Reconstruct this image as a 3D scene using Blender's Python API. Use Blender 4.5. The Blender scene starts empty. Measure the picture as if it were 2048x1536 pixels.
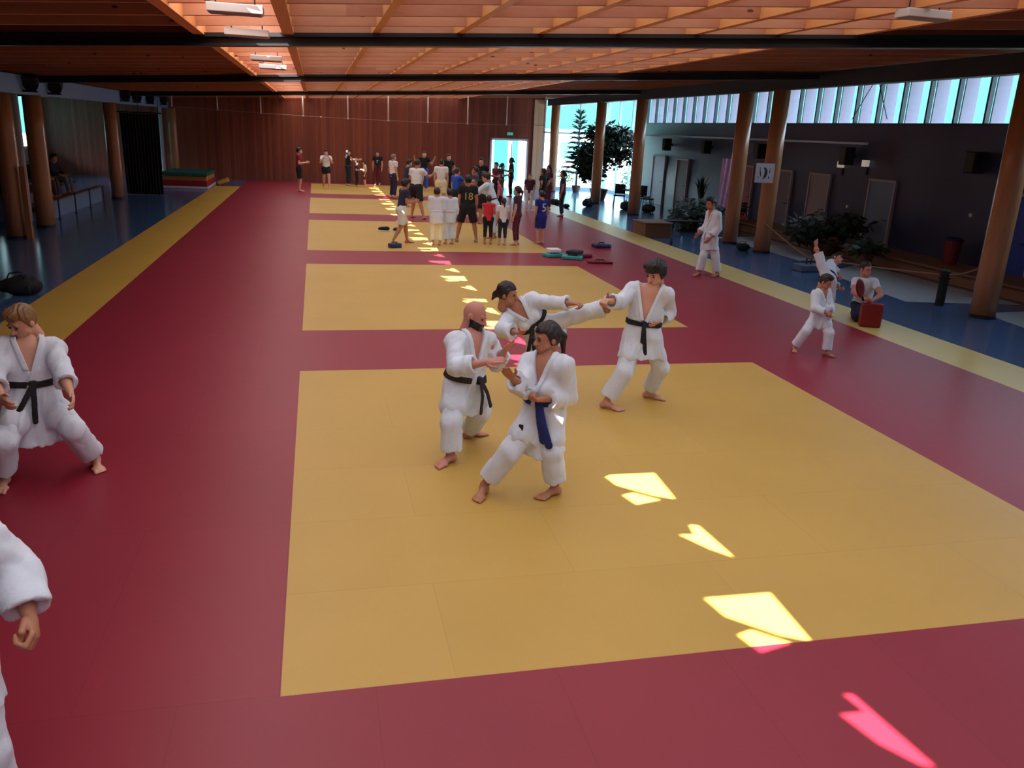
import bpy, bmesh, math, random
import numpy as np
from mathutils import Vector, Matrix
from mathutils.geometry import tessellate_polygon
random.seed(7)
C = bpy.context.scene.collection
PI = math.pi
MT = 0.0      # top of the judo mats
FL = -0.04    # hall floor level

# ------------------------------------------------------------------ helpers
def lin(r, g, b):
    def f(c):
        c /= 255.0
        return c / 12.92 if c <= .04045 else ((c + .055) / 1.055) ** 2.4
    return (f(r), f(g), f(b), 1.0)

MATS = {}
def mat(name, col, rough=.6, var=.12, scale=6.0, bump=0.0, bscale=40.0, metal=0.0, spec=.5, emit=None, estr=0.0):
    if name in MATS: return MATS[name]
    m = bpy.data.materials.new(name); m.use_nodes = True
    nt = m.node_tree; bs = nt.nodes['Principled BSDF']
    bs.inputs['Roughness'].default_value = rough
    bs.inputs['Metallic'].default_value = metal
    bs.inputs['Specular IOR Level'].default_value = spec
    tc = nt.nodes.new('ShaderNodeTexCoord')
    nz = nt.nodes.new('ShaderNodeTexNoise'); nz.inputs['Scale'].default_value = scale; nz.inputs['Detail'].default_value = 3
    nt.links.new(tc.outputs['Object'], nz.inputs['Vector'])
    mx = nt.nodes.new('ShaderNodeMix'); mx.data_type = 'RGBA'
    mx.inputs[6].default_value = tuple(c * (1 - var) for c in col[:3]) + (1,)
    mx.inputs[7].default_value = tuple(min(1, c * (1 + var)) for c in col[:3]) + (1,)
    nt.links.new(nz.outputs['Fac'], mx.inputs[0]); nt.links.new(mx.outputs[2], bs.inputs['Base Color'])
    if bump:
        n2 = nt.nodes.new('ShaderNodeTexNoise'); n2.inputs['Scale'].default_value = bscale
        nt.links.new(tc.outputs['Object'], n2.inputs['Vector'])
        bp = nt.nodes.new('ShaderNodeBump'); bp.inputs['Strength'].default_value = bump; bp.inputs['Distance'].default_value = .01
        nt.links.new(n2.outputs['Fac'], bp.inputs['Height']); nt.links.new(bp.outputs['Normal'], bs.inputs['Normal'])
    if emit:
        bs.inputs['Emission Color'].default_value = emit; bs.inputs['Emission Strength'].default_value = estr
    MATS[name] = m; return m

def wood(name, c1, c2, axis=0, plank=.12, along=2, rough=.5, stretch=.08, knots=False, joint=.04):
    """planks laid side by side along 'axis', grain running along 'along'"""
    if name in MATS: return MATS[name]
    m = bpy.data.materials.new(name); m.use_nodes = True
    nt = m.node_tree; N = nt.nodes; L = nt.links; bs = N['Principled BSDF']; bs.inputs['Roughness'].default_value = rough
    tc = N.new('ShaderNodeTexCoord'); sp = N.new('ShaderNodeSeparateXYZ'); L.new(tc.outputs['Object'], sp.inputs[0])
    dv = N.new('ShaderNodeMath'); dv.operation = 'DIVIDE'; dv.inputs[1].default_value = plank; L.new(sp.outputs[axis], dv.inputs[0])
    fl = N.new('ShaderNodeMath'); fl.operation = 'FLOOR'; L.new(dv.outputs[0], fl.inputs[0])
    wn = N.new('ShaderNodeTexWhiteNoise'); wn.noise_dimensions = '1D'; L.new(fl.outputs[0], wn.inputs['W'])
    mp = N.new('ShaderNodeMapping'); sc = [6.0, 6.0, 6.0]; sc[along] = 6 * stretch; mp.inputs['Scale'].default_value = sc
    L.new(tc.outputs['Object'], mp.inputs['Vector'])
    ad = N.new('ShaderNodeVectorMath'); ad.operation = 'ADD'; L.new(mp.outputs[0], ad.inputs[0]); L.new(wn.outputs['Color'], ad.inputs[1])
    nz = N.new('ShaderNodeTexNoise'); nz.inputs['Scale'].default_value = 3; nz.inputs['Detail'].default_value = 5; L.new(ad.outputs[0], nz.inputs['Vector'])
    a = N.new('ShaderNodeMath'); a.operation = 'MULTIPLY_ADD'; a.inputs[1].default_value = .55; L.new(wn.outputs['Value'], a.inputs[0])
    b = N.new('ShaderNodeMath'); b.operation = 'MULTIPLY'; b.inputs[1].default_value = .6; L.new(nz.outputs['Fac'], b.inputs[0]); L.new(b.outputs[0], a.inputs[2])
    mx = N.new('ShaderNodeMix'); mx.data_type = 'RGBA'; mx.inputs[6].default_value = c1; mx.inputs[7].default_value = c2; L.new(a.outputs[0], mx.inputs[0])
    last = mx.outputs[2]
    fr = N.new('ShaderNodeMath'); fr.operation = 'FRACT'; L.new(dv.outputs[0], fr.inputs[0])
    lt = N.new('ShaderNodeMath'); lt.operation = 'LESS_THAN'; lt.inputs[1].default_value = joint; L.new(fr.outputs[0], lt.inputs[0])
    m2 = N.new('ShaderNodeMix'); m2.data_type = 'RGBA'; m2.inputs[7].default_value = tuple(c * .35 for c in c1[:3]) + (1,)
    L.new(lt.outputs[0], m2.inputs[0]); L.new(last, m2.inputs[6]); last = m2.outputs[2]
    if knots:
        vo = N.new('ShaderNodeTexVoronoi'); vo.inputs['Scale'].default_value = 1.0
        mk = N.new('ShaderNodeMapping'); mk.inputs['Scale'].default_value = (2.2, 2.2, 5.0); L.new(tc.outputs['Object'], mk.inputs['Vector']); L.new(mk.outputs[0], vo.inputs['Vector'])
        l2 = N.new('ShaderNodeMath'); l2.operation = 'LESS_THAN'; l2.inputs[1].default_value = .085; L.new(vo.outputs['Distance'], l2.inputs[0])
        m3 = N.new('ShaderNodeMix'); m3.data_type = 'RGBA'; m3.inputs[7].default_value = tuple(c * .3 for c in c1[:3]) + (1,)
        L.new(l2.outputs[0], m3.inputs[0]); L.new(last, m3.inputs[6]); last = m3.outputs[2]
    L.new(last, bs.inputs['Base Color'])
    MATS[name] = m; return m

def matting(name, c1, c2, seam, tx=1.0, ty=2.0, ox=0.0, oy=0.0, rough=.42):
    """vinyl tatami panels: barely visible joints, slight tone change per panel, fine grain"""
    if name in MATS: return MATS[name]
    m = bpy.data.materials.new(name); m.use_nodes = True
    nt = m.node_tree; N = nt.nodes; L = nt.links; bs = N['Principled BSDF']; bs.inputs['Roughness'].default_value = rough
    bs.inputs['Specular IOR Level'].default_value = .5
    tc = N.new('ShaderNodeTexCoord'); mp = N.new('ShaderNodeMapping'); mp.inputs['Location'].default_value = (ox, oy, 0); L.new(tc.outputs['Object'], mp.inputs['Vector'])
    br = N.new('ShaderNodeTexBrick'); br.offset = .5; br.squash = 1
    br.inputs['Color1'].default_value = c1; br.inputs['Color2'].default_value = c2; br.inputs['Mortar'].default_value = seam
    br.inputs['Scale'].default_value = 1; br.inputs['Brick Width'].default_value = tx; br.inputs['Row Height'].default_value = ty
    br.inputs['Mortar Size'].default_value = .004; br.inputs['Mortar Smooth'].default_value = 0; br.inputs['Bias'].default_value = 0
    L.new(mp.outputs[0], br.inputs['Vector'])
    nz = N.new('ShaderNodeTexNoise'); nz.inputs['Scale'].default_value = .9; nz.inputs['Detail'].default_value = 4; L.new(tc.outputs['Object'], nz.inputs['Vector'])
    hs = N.new('ShaderNodeHueSaturation'); L.new(br.outputs['Color'], hs.inputs['Color'])
    ma = N.new('ShaderNodeMapRange'); ma.inputs['To Min'].default_value = .9; ma.inputs['To Max'].default_value = 1.1; L.new(nz.outputs['Fac'], ma.inputs['Value']); L.new(ma.outputs[0], hs.inputs['Value'])
    L.new(hs.outputs[0], bs.inputs['Base Color'])
    n2 = N.new('ShaderNodeTexNoise'); n2.inputs['Scale'].default_value = 90; L.new(tc.outputs['Object'], n2.inputs['Vector'])
    bp = N.new('ShaderNodeBump'); bp.inputs['Strength'].default_value = .06; bp.inputs['Distance'].default_value = .004; L.new(n2.outputs['Fac'], bp.inputs['Height']); L.new(bp.outputs['Normal'], bs.inputs['Normal'])
    MATS[name] = m; return m

def obj(name, me, m, parent=None, loc=(0, 0, 0), smooth=False):
    if isinstance(me, bmesh.types.BMesh):
        bm = me; me = bpy.data.meshes.new(name); bmesh.ops.recalc_face_normals(bm, faces=bm.faces); bm.to_mesh(me); bm.free()
    o = bpy.data.objects.new(name, me); C.objects.link(o)
    if m: me.materials.append(m)
    o.location = loc
    if parent: o.parent = parent
    if smooth:
        me.polygons.foreach_set('use_smooth', [True] * len(me.polygons))
    return o

def tag(o, label, cat, group=None, kind=None):
    o['label'] = label; o['category'] = cat
    if group: o['group'] = group
    if kind: o['kind'] = kind
    return o
def empty(name, loc, label, cat, group=None, rz=0):
    o = bpy.data.objects.new(name, None); C.objects.link(o); o.location = loc; o.rotation_euler = (0, 0, rz)
    o.empty_display_size = .1
    return tag(o, label, cat, group)
def struct(name, bm, m, parent=None, loc=(0, 0, 0)):
    o = obj(name, bm, m, parent, loc); o['kind'] = 'structure'; return o

def box(bm, lo, hi, bev=0.0, M=None):
    r = bmesh.ops.create_cube(bm, size=1.0); vs = r['verts']
    for v in vs:
        v.co = Vector([lo[i] + (v.co[i] + .5) * (hi[i] - lo[i]) for i in range(3)])
    if bev:
        es = list({e for v in vs for e in v.link_edges})
        rr = bmesh.ops.bevel(bm, geom=es, offset=bev, segments=3, affect='EDGES', profile=.6)
        vs = list({v for f in rr['faces'] for v in f.verts} | {v for v in vs if v.is_valid})
    if M:
        for v in vs: v.co = M @ v.co
    return vs
def tube(bm, pts, r, n=10, cap=True):
    pts = [Vector(p) for p in pts]; rs = r if isinstance(r, (list, tuple)) else [r] * len(pts)
    rings = []; prev = None
    for i, p in enumerate(pts):
        t = (pts[min(i + 1, len(pts) - 1)] - pts[max(i - 1, 0)]).normalized()
        if prev is None:
            a = t.orthogonal().normalized()
        else:
            a = (prev - t * prev.dot(t)).normalized()
        prev = a; b = t.cross(a)
        rings.append([bm.verts.new(p + (a * math.cos(2 * PI * k / n) + b * math.sin(2 * PI * k / n)) * rs[i]) for k in range(n)])
    for i in range(len(rings) - 1):
        for k in range(n):
            bm.faces.new((rings[i][k], rings[i][(k + 1) % n], rings[i + 1][(k + 1) % n], rings[i + 1][k]))
    if cap:
        bm.faces.new(rings[0][::-1]); bm.faces.new(rings[-1])
def lathe(bm, prof, c=(0, 0, 0), n=20):
    rings = []
    for r, z in prof:
        rings.append([bm.verts.new((c[0] + r * math.cos(2 * PI * k / n), c[1] + r * math.sin(2 * PI * k / n), c[2] + z)) for k in range(n)])
    for i in range(len(rings) - 1):
        for k in range(n):
            bm.faces.new((rings[i][k], rings[i][(k + 1) % n], rings[i + 1][(k + 1) % n], rings[i + 1][k]))
    bm.faces.new(rings[0][::-1]); bm.faces.new(rings[-1])
def poly(bm, pts):
    return bm.faces.new([bm.verts.new(p) for p in pts])
def B(): return bmesh.new()
def ellip(bm, c, r, u=12, v=8, M=None):
    q = bmesh.ops.create_uvsphere(bm, u_segments=u, v_segments=v, radius=1)
    for w in q['verts']:
        p = Vector((w.co.x * r[0], w.co.y * r[1], w.co.z * r[2]))
        if M: p = M @ p
        w.co = p + Vector(c)
def text(name, s, size, m, parent, M, extr=.002):
    cu = bpy.data.curves.new(name, 'FONT'); cu.body = s; cu.size = size; cu.align_x = 'CENTER'; cu.align_y = 'CENTER'; cu.extrude = extr
    tmp = bpy.data.objects.new(name, cu); C.objects.link(tmp); bpy.context.view_layer.update()
    me = bpy.data.meshes.new_from_object(tmp.evaluated_get(bpy.context.evaluated_depsgraph_get())); C.objects.unlink(tmp); bpy.data.objects.remove(tmp)
    me.materials.clear(); me.materials.append(m)
    o = bpy.data.objects.new(name, me); C.objects.link(o); o.parent = parent; o.matrix_local = M
    return o

# ------------------------------------------------------------------ implicit surfaces
def V(*a): return np.array(a, np.float32)
def nrm(v):
    v = np.asarray(v, np.float32); return v / (np.linalg.norm(v) + 1e-9)
def smin(a, b, k):
    h = np.clip(.5 + .5 * (b - a) / k, 0, 1); return b + (a - b) * h - k * h * (1 - h)
def rc(P, a, b, ra, rb):
    a = np.asarray(a, np.float32); ba = np.asarray(b, np.float32) - a; q = P - a
    t = np.clip(q @ ba / (ba @ ba + 1e-9), 0, 1)
    return np.linalg.norm(q - t[:, None] * ba, axis=1) - (ra + (rb - ra) * t)
def ec(P, a, b, ra, rb, ax, s):
    a = np.asarray(a, np.float32); ba = np.asarray(b, np.float32) - a; q = P - a
    t = np.clip(q @ ba / (ba @ ba + 1e-9), 0, 1); q = q - t[:, None] * ba
    f = q @ ax; q = q + np.outer(f * (1 / s - 1), ax)
    return (np.linalg.norm(q, axis=1) - (ra + (rb - ra) * t)) * min(1, (s + 1) / 2)
def el(P, c, ax, r):
    q = (P - np.asarray(c, np.float32)) @ np.asarray(ax, np.float32).T
    r = np.asarray(r, np.float32); k0 = np.linalg.norm(q / r, axis=1); k1 = np.linalg.norm(q / (r * r), axis=1) + 1e-6
    return k0 * (k0 - 1) / k1
I3 = np.eye(3, dtype=np.float32)
_rng = np.random.RandomState(3)
_W = [(nrm(_rng.randn(3)) * f, _rng.rand() * 6) for f in (1, 1.2, 1.5, 1.9, 2.3, 2.8)]
def fold(P, freq, amp, seed=0.0):
    q = P * (np.array((1, 1, .5), np.float32) * freq) + seed
    w = 0
    warp = np.sin(q @ _W[0][0] * .7 + seed) * 1.4
    for i, (d, p) in enumerate(_W):
        w = w + np.sin(q @ d + p + warp * (1 if i % 2 else -1)) / (1 + .25 * i)
    w = w / 2.2
    return amp * (.85 * w - .42 * np.exp(-(w / .14) ** 2))

def nets(fn, lo, hi, h):
    """surface nets of fn<0 on a grid of spacing h"""
    lo = np.asarray(lo, np.float32) - 2 * h; hi = np.asarray(hi, np.float32) + 2 * h
    n = np.ceil((hi - lo) / h).astype(int) + 1
    ax = [lo[i] + h * np.arange(n[i], dtype=np.float32) for i in range(3)]
    b = 4; m = -(-n // b)
    cen = [lo[i] + h * (b * np.arange(m[i], dtype=np.float32) + (b - 1) / 2) for i in range(3)]
    K = np.stack(np.meshgrid(*cen, indexing='ij'), -1).reshape(-1, 3)
    kv = fn(K).astype(np.float32)
    F = np.repeat(np.repeat(np.repeat(kv.reshape(m), b, 0), b, 1), b, 2)
    near = np.argwhere((np.abs(kv) < h * b * 1.7).reshape(m))
    o = np.stack(np.meshgrid(*[np.arange(b)] * 3, indexing='ij'), -1).reshape(-1, 3)
    I = (near[:, None, :] * b + o[None]).reshape(-1, 3)
    if len(I):
        F[I[:, 0], I[:, 1], I[:, 2]] = np.concatenate([fn(lo + h * I[i:i + 300000].astype(np.float32)) for i in range(0, len(I), 300000)])
    F = F[:n[0], :n[1], :n[2]].copy()
    F[0] = F[-1] = 1; F[:, 0] = F[:, -1] = 1; F[:, :, 0] = F[:, :, -1] = 1
    S = F < 0
    c = sum(S[i:n[0] - 1 + i, j:n[1] - 1 + j, k:n[2] - 1 + k].astype(np.int8) for i in (0, 1) for j in (0, 1) for k in (0, 1))
    act = (c > 0) & (c < 8)
    idx = -np.ones(act.shape, np.int64); cells = np.argwhere(act); idx[act] = np.arange(len(cells))
    acc = np.zeros((len(cells), 3), np.float32); cnt = np.zeros(len(cells), np.float32)
    cor = [(i, j, k) for i in (0, 1) for j in (0, 1) for k in (0, 1)]
    for a in cor:
        for d in range(3):
            if a[d]: continue
            b = list(a); b[d] = 1
            fa = F[cells[:, 0] + a[0], cells[:, 1] + a[1], cells[:, 2] + a[2]]; fb = F[cells[:, 0] + b[0], cells[:, 1] + b[1], cells[:, 2] + b[2]]
            x = (fa < 0) != (fb < 0); t = np.where(x, fa / np.where(x, fa - fb, 1), 0)
            p = np.tile(np.array(a, np.float32), (len(cells), 1)); p[:, d] = t
            acc += p * x[:, None]; cnt += x
    vs = lo + h * (cells + acc / np.maximum(cnt, 1)[:, None])
    qs = []
    for d in range(3):
        e, f = (d + 1) % 3, (d + 2) % 3
        sl = [slice(0, n[i]) for i in range(3)]; s0 = list(sl); s1 = list(sl); s0[d] = slice(0, n[d] - 1); s1[d] = slice(1, n[d])
        A, Bq = S[tuple(s0)], S[tuple(s1)]
        for flag, X in ((0, A & ~Bq), (1, ~A & Bq)):
            e_ = np.argwhere(X)
            if not len(e_): continue
            def cell(de, df):
                g = e_.copy(); g[:, e] -= de; g[:, f] -= df; return idx[g[:, 0], g[:, 1], g[:, 2]]
            q = np.stack([cell(1, 1), cell(0, 1), cell(0, 0), cell(1, 0)], 1)
            qs.append(q if flag == 0 else q[:, ::-1])
    q = np.concatenate(qs) if qs else np.zeros((0, 4), int)
    q = q[(q >= 0).all(1)]
    return vs.astype(np.float32), q

def mesh_np(name, parts, smooth=True):
    vs, fs, o = [], [], 0
    for v, f in parts:
        vs.append(v); fs.append(f + o); o += len(v)
    v = np.concatenate(vs); f = np.concatenate(fs)
    me = bpy.data.meshes.new(name)
    me.vertices.add(len(v)); me.vertices.foreach_set('co', v.astype(np.float32).ravel())
    me.loops.add(f.size); me.loops.foreach_set('vertex_index', f.astype(np.int32).ravel())
    me.polygons.add(len(f)); me.polygons.foreach_set('loop_start', np.arange(0, f.size, 4, dtype=np.int32))
    me.polygons.foreach_set('loop_total', np.full(len(f), 4, np.int32))
    me.update(calc_edges=True)
    if smooth: me.polygons.foreach_set('use_smooth', [True] * len(f))
    return me
def xf(part, o, ax, s):
    """place a template: local axes (rows of ax) scaled by s at o"""
    v, f = part; A = np.asarray(ax, np.float32)
    w = v @ (A * s) + np.asarray(o, np.float32)
    return (w, f if np.linalg.det(A) > 0 else f[:, ::-1])
# ------------------------------------------------------------------ people
# templates in unit frames, cut once and placed on every figure
TPL = {}
def template(key, fn, lo, hi, h):
    k = (key, h)
    if k not in TPL: TPL[k] = nets(fn, lo, hi, h)
    return TPL[k]
def head_fn(P):                       # (side, front, up), metres for a head 0.222 m high, origin at eye level centre
    d = el(P, (0, -.008, .022), I3, (.074, .094, .096))
    d = smin(d, el(P, (0, .03, -.045), I3, (.056, .062, .068)), .03)
    d = smin(d, el(P, (0, .062, -.092), I3, (.026, .024, .02)), .02)
    d = smin(d, rc(P, (0, .088, .012), (0, .112, -.026), .007, .0125), .012)
    d = smin(d, rc(P, (-.032, .077, .024), (.032, .077, .024), .011, .011), .012)
    d = smin(d, el(P, (0, .088, -.058), I3, (.024, .012, .011)), .008)
    for s in (-1, 1):
        d = smin(d, el(P, (s * .013, .098, -.03), I3, (.009, .011, .008)), .006)
        d = np.maximum(d, -smin(el(P, (s * .033, .101, .004), I3, (.018, .016, .012)), np.full(len(P), 1., np.float32), .001))
        d = smin(d, el(P, (s * .078, -.008, -.008), I3, (.012, .02, .032)), .008)
        d = smin(d, rc(P, (s * .05, .035, -.055), (s * .03, .07, -.075), .022, .016), .02)
    d = smin(d, rc(P, (0, -.02, -.06), (0, -.03, -.15), .056, .054), .03)
    return d
def hair_fn(style):
    def f(P):
        sk = el(P, (0, -.012, .026), I3, (.074, .094, .096))
        n = fold(P, 70, .003, 2.)
        s, fr, u = P[:, 0], P[:, 1], P[:, 2]
        n = n + .0035 * np.sin(s * 210 + 5 * np.sin(fr * 30)) * np.clip(u * 20, -.5, 1)
        def keep(hl, side, nape):      # hairline at the brow, behind the ears, at the nape
            return smin(hl - u + .0 * s, np.maximum(fr - side + np.clip(-u, -.06, .1) * .35, nape - u), .02)
        if style in ('short', 'crop'):
            t = .012 if style == 'short' else .007
            d = np.maximum(sk - t - n, keep(.058, .022, -.07))
            if style == 'short':
                d = smin(d, el(P, (0, .03, .105), I3, (.062, .07, .028)) - n * 1.5, .02)
        elif style == 'mop':          # thick dark hair, fringe swept over the forehead
            d = np.maximum(sk - .02 - n * 1.6, keep(.04, .03, -.075))
            d = smin(d, el(P, (.01, .045, .1), I3, (.072, .068, .035)) - n * 2, .02)
        else:
            d = np.maximum(sk - .014 - n, keep(.058, .022, -.085))
            if style == 'pony':
                d = smin(d, rc(P, (0, -.1, .03), (0, -.135, -.01), .026, .03) - n, .02)
                d = smin(d, rc(P, (0, -.135, -.01), (0, -.125, -.16), .03, .014) - n, .02)
            elif style == 'bun':
                d = smin(d, el(P, (0, -.12, -.02), I3, (.035, .034, .04)) - n * 2, .02)
                d = smin(d, rc(P, (0, -.13, -.03), (.0, -.15, -.09), .026, .012) - n, .02)
            elif style == 'long':
                d = smin(d, np.maximum(ec(P, (0, -.05, 0), (0, -.075, -.2), .088, .075, V(0, 1, 0), .6) - n, P[:, 1] - .01), .02)
        return d
    return f
def beard_fn(P):
    n = fold(P, 90, .002, 1.)
    d = np.maximum(head_fn(P) - .005 - n, -(P[:, 2] + .124))
    d = np.maximum(d, P[:, 2] + .05 - np.abs(P[:, 0]) * .45)
    d = np.maximum(d, -(P[:, 1] - .0))
    return np.maximum(d, -(el(P, (0, .1, -.058), I3, (.02, .02, .008))))
def hand_fn(kind):                    # (side=thumb side, fwd, palm); unit = hand length
    fist, flat = kind == 'fist', kind == 'flat'
    def f(P):
        d = smin(el(P, (0, .22, 0), I3, (.2, .27, .1)), rc(P, (0, -.12, 0), (0, .1, 0), .14, .13), .08)
        for s, L, o in ((.155, .42, 0), (.052, .48, .02), (-.052, .45, .0), (-.15, .34, -.04)):
            k = V(s, .46 + o, 0)
            if fist: a, b, c = V(0, .12, .16), V(0, -.14, .14), V(-s * .1, -.16, -.02)
            elif flat: a, b, c = V(s * .15, .5, .06) * L * 1.05, V(0, .3, .06) * L, V(0, .2, .06) * L
            else: a, b, c = V(s * .1, .46, .14) * L, V(0, .28, .2) * L, V(0, .12, .22) * L
            p1 = k + a; p2 = p1 + b; p3 = p2 + c
            fd = np.minimum(np.minimum(rc(P, k - V(0, .06, 0), p1, .062, .056), rc(P, p1, p2, .056, .05)), rc(P, p2, p3, .05, .042))
            d = smin(d, fd, .018)
        if fist: t = [(.14, .08, .04), (.22, .3, .14), (.06, .42, .22)]
        else: t = [(.14, .08, .03), (.3, .28, .08), (.34, .5, .12)]
        d = smin(d, smin(rc(P, t[0], t[1], .085, .066), rc(P, t[1], t[2], .062, .05), .02), .03)
        return d
    return f
def foot_fn(P):                       # (side towards big toe, fwd, up); unit = foot length, origin at the ankle, sole at -.27
    d = smin(el(P, (0, -.13, -.13), I3, (.13, .14, .15)), rc(P, (0, .02, .1), (0, .0, -.06), .135, .15), .08)
    d = smin(d, rc(P, (0, .03, -.05), (.02, .45, -.19), .15, .09), .1)
    d = smin(d, el(P, (.03, .45, -.19), I3, (.2, .17, .09)), .08)
    for s, l, r in ((.15, .27, .062), (.05, .25, .045), (-.03, .22, .042), (-.1, .17, .04), (-.155, .12, .038)):
        d = smin(d, rc(P, (s * .9, .5, -.2), (s, .5 + l * .9, -.225), r, r * .9), .02)
    return np.maximum(d, -.27 - P[:, 2])

SKIN = {'fair': lin(205, 150, 128), 'tan': lin(178, 120, 94), 'brown': lin(120, 75, 56), 'rosy': lin(196, 132, 120)}
def skin(k): return mat('skin_' + k, SKIN[k], .55, .1, 9)
def cloth(name, col, var=.07): return mat(name, col, .85, var, 14, bump=.25, bscale=220)
def M_gi(): return cloth('white cotton', lin(214, 222, 237), .03)
HAIRC = {'black': lin(22, 18, 20), 'brown': lin(52, 34, 28), 'dark': lin(34, 24, 24), 'grey': lin(120, 105, 92), 'fairhair': lin(125, 90, 55), 'white': lin(170, 160, 150)}
def M_hair(k): return mat('hair_' + k, HAIRC[k], .5, .3, 60)

def bounds(pts, m):
    a = np.array(pts); return a.min(0) - m, a.max(0) + m

def person(root, h, J, label, hf=None, off=(0, 0, 0), hemk=.135, tw=.022, beltz=.085, toes=None, hands=('relaxed', 'relaxed'), palms=(None, None), sk='fair', hair=('short', 'dark'), top=None, bottom=None,
           belt=None, group=None, vox=.0105, woman=False, beard=None, hero=True, number=None, cat='person', knot=None, tails=None, headup=None, patch=None, name='person', facelabel=None):
    J = {k: np.array(v, np.float32) + np.array(off, np.float32) for k, v in J.items()}; root = tuple(a + b for a, b in zip(root, off))
    R0 = np.array(root, np.float32)
    J = {k: np.array(v, np.float32) - R0 for k, v in J.items()}
    pel = (J['hipL'] + J['hipR']) / 2; shm = (J['shoL'] + J['shoR']) / 2
    up = nrm(shm - pel); Lt = np.linalg.norm(shm - pel)
    lc = nrm(J['shoL'] - J['shoR']); fc = nrm(np.cross(lc, up)); lc = nrm(np.cross(up, fc))
    lp = nrm(J['hipL'] - J['hipR']); fp = nrm(np.cross(lp, up)); fm = nrm(fc + fp)
    nek = J['nek']; hed = J['hed']
    # ---- body
    def torso(P, infl=0.0):
        d = ec(P, pel, pel + up * Lt * .55, .074 * h, .078 * h, fm, .74)
        d = smin(d, ec(P, pel + up * Lt * .5, shm - up * .045 * h, .083 * h, .086 * h, fc, .68), .04 * h)
        d = smin(d, rc(P, J['shoR'], J['shoL'], .036 * h, .036 * h), .03 * h)
        d = smin(d, rc(P, J['hipR'], J['hipL'], .062 * h, .062 * h), .03 * h)
        if woman:
            for s in (-1, 1):
                d = smin(d, el(P, shm - up * .105 * h + fc * .05 * h + lc * s * .042 * h, I3, (.036 * h,) * 3), .02 * h)
        return d - infl
    def body(P):
        d = torso(P)
        d = smin(d, rc(P, nek - up * .03 * h, (nek + hed) / 2 + (hed - nek) * .1, .036 * h, .031 * h), .03 * h)
        for s in 'LR':
            e, w = J['elb' + s], J['wri' + s]
            d = smin(d, rc(P, J['sho' + s], e, .034 * h, .024 * h), .015 * h)
            d = smin(d, smin(rc(P, e, e + (w - e) * .35, .024 * h, .025 * h), rc(P, e + (w - e) * .35, w, .025 * h, .0165 * h), .01 * h), .012 * h)
            k, a = J['kne' + s], J['ank' + s]
            d = smin(d, rc(P, J['hip' + s], k, .054 * h, .034 * h), .03 * h)
            q = k + (a - k) * .3
            d = smin(d, smin(rc(P, k, q, .033 * h, .035 * h), rc(P, q, a, .035 * h, .0205 * h), .01 * h), .012 * h)
        return d
    lo, hi = bounds(list(J.values()), .09 * h)
    parts = [nets(body, lo, hi, vox)]
    # head
    hf = nrm(hf if hf is not None else fc); hu = nrm((headup if headup is not None else nrm(hed - nek) * .5 + V(0, 0, 1)))
    hu = nrm(hu - hf * (hu @ hf) * .999); hs = nrm(np.cross(hu, hf)) * -1
    hl = nrm(np.cross(hf, hu)); HA = np.stack([hl, hf, hu]); sc = .13 * h / .222 * (1.08 if h > 1.5 else 1.16)
    hv = .006 if hero else .0125
    parts.append(xf(template('head', head_fn, (-.1, -.12, -.2), (.1, .13, .14), hv), hed, HA, sc))
    hax = {}
    for i, s in enumerate('LR'):
        w = J['wri' + s]; fw = nrm(w - J['elb' + s])
        pal = palms[i]
        if pal is None: pal = lc * (-1 if s == 'L' else 1)
        pal = np.asarray(pal, np.float32); pal = nrm(pal - fw * (pal @ fw)); th = np.cross(fw, pal) * (1 if s == 'L' else -1)
        if th @ (fc + V(0, 0, .8)) < 0 and palms[i] is None: th = -th
        A = np.stack([th, fw, pal]); hax[s] = A
        parts.append(xf(template('hand_' + hands[i], hand_fn(hands[i]), (-.3, -.3, -.3), (.5, 1.1, .6), .03 if hero else .05), w + fw * .012 * h, A, .108 * h))
        a = J['ank' + s]; t = None if toes is None else toes[i]
        if t is None: t = (fp[0], fp[1], 0)
        t = nrm(t); ground = abs(t[2]) < .2
        u = V(0, 0, 1) if ground else nrm(J['kne' + s] - a)
        u = nrm(u - t * (u @ t)); big = np.cross(t, u) * (1 if s == 'L' else -1)
        fs = .15 * h; o = a.copy()
        if ground and a[2] + R0[2] < .2: o[2] = .27 * fs - R0[2]
        parts.append(xf(template('foot', foot_fn, (-.25, -.3, -.3), (.3, .85, .2), .028 if hero else .05), o, np.stack([big, t, u]), fs))
    bo = obj(name, mesh_np(name, parts), skin(sk), None, root)
    tag(bo, label, cat, group)
    def child(nm, part_list, m, parent=bo, lab=None):
        o = obj(nm, mesh_np(nm, part_list), m, parent)
        if lab: o['label'] = lab
        return o
    if hair and hair[0] != 'none':
        ht = template('hair_' + hair[0], hair_fn(hair[0]), (-.12, -.2, -.24), (.12, .14, .17), .007 if hero else .0125)
        child('hair', [xf(ht, hed, HA, sc)], M_hair(hair[1]))
    if beard:
        child('beard', [xf(template('beard', beard_fn, (-.09, -.02, -.14), (.09, .13, .0), .005), hed, HA, sc)], M_hair(beard))
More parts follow.
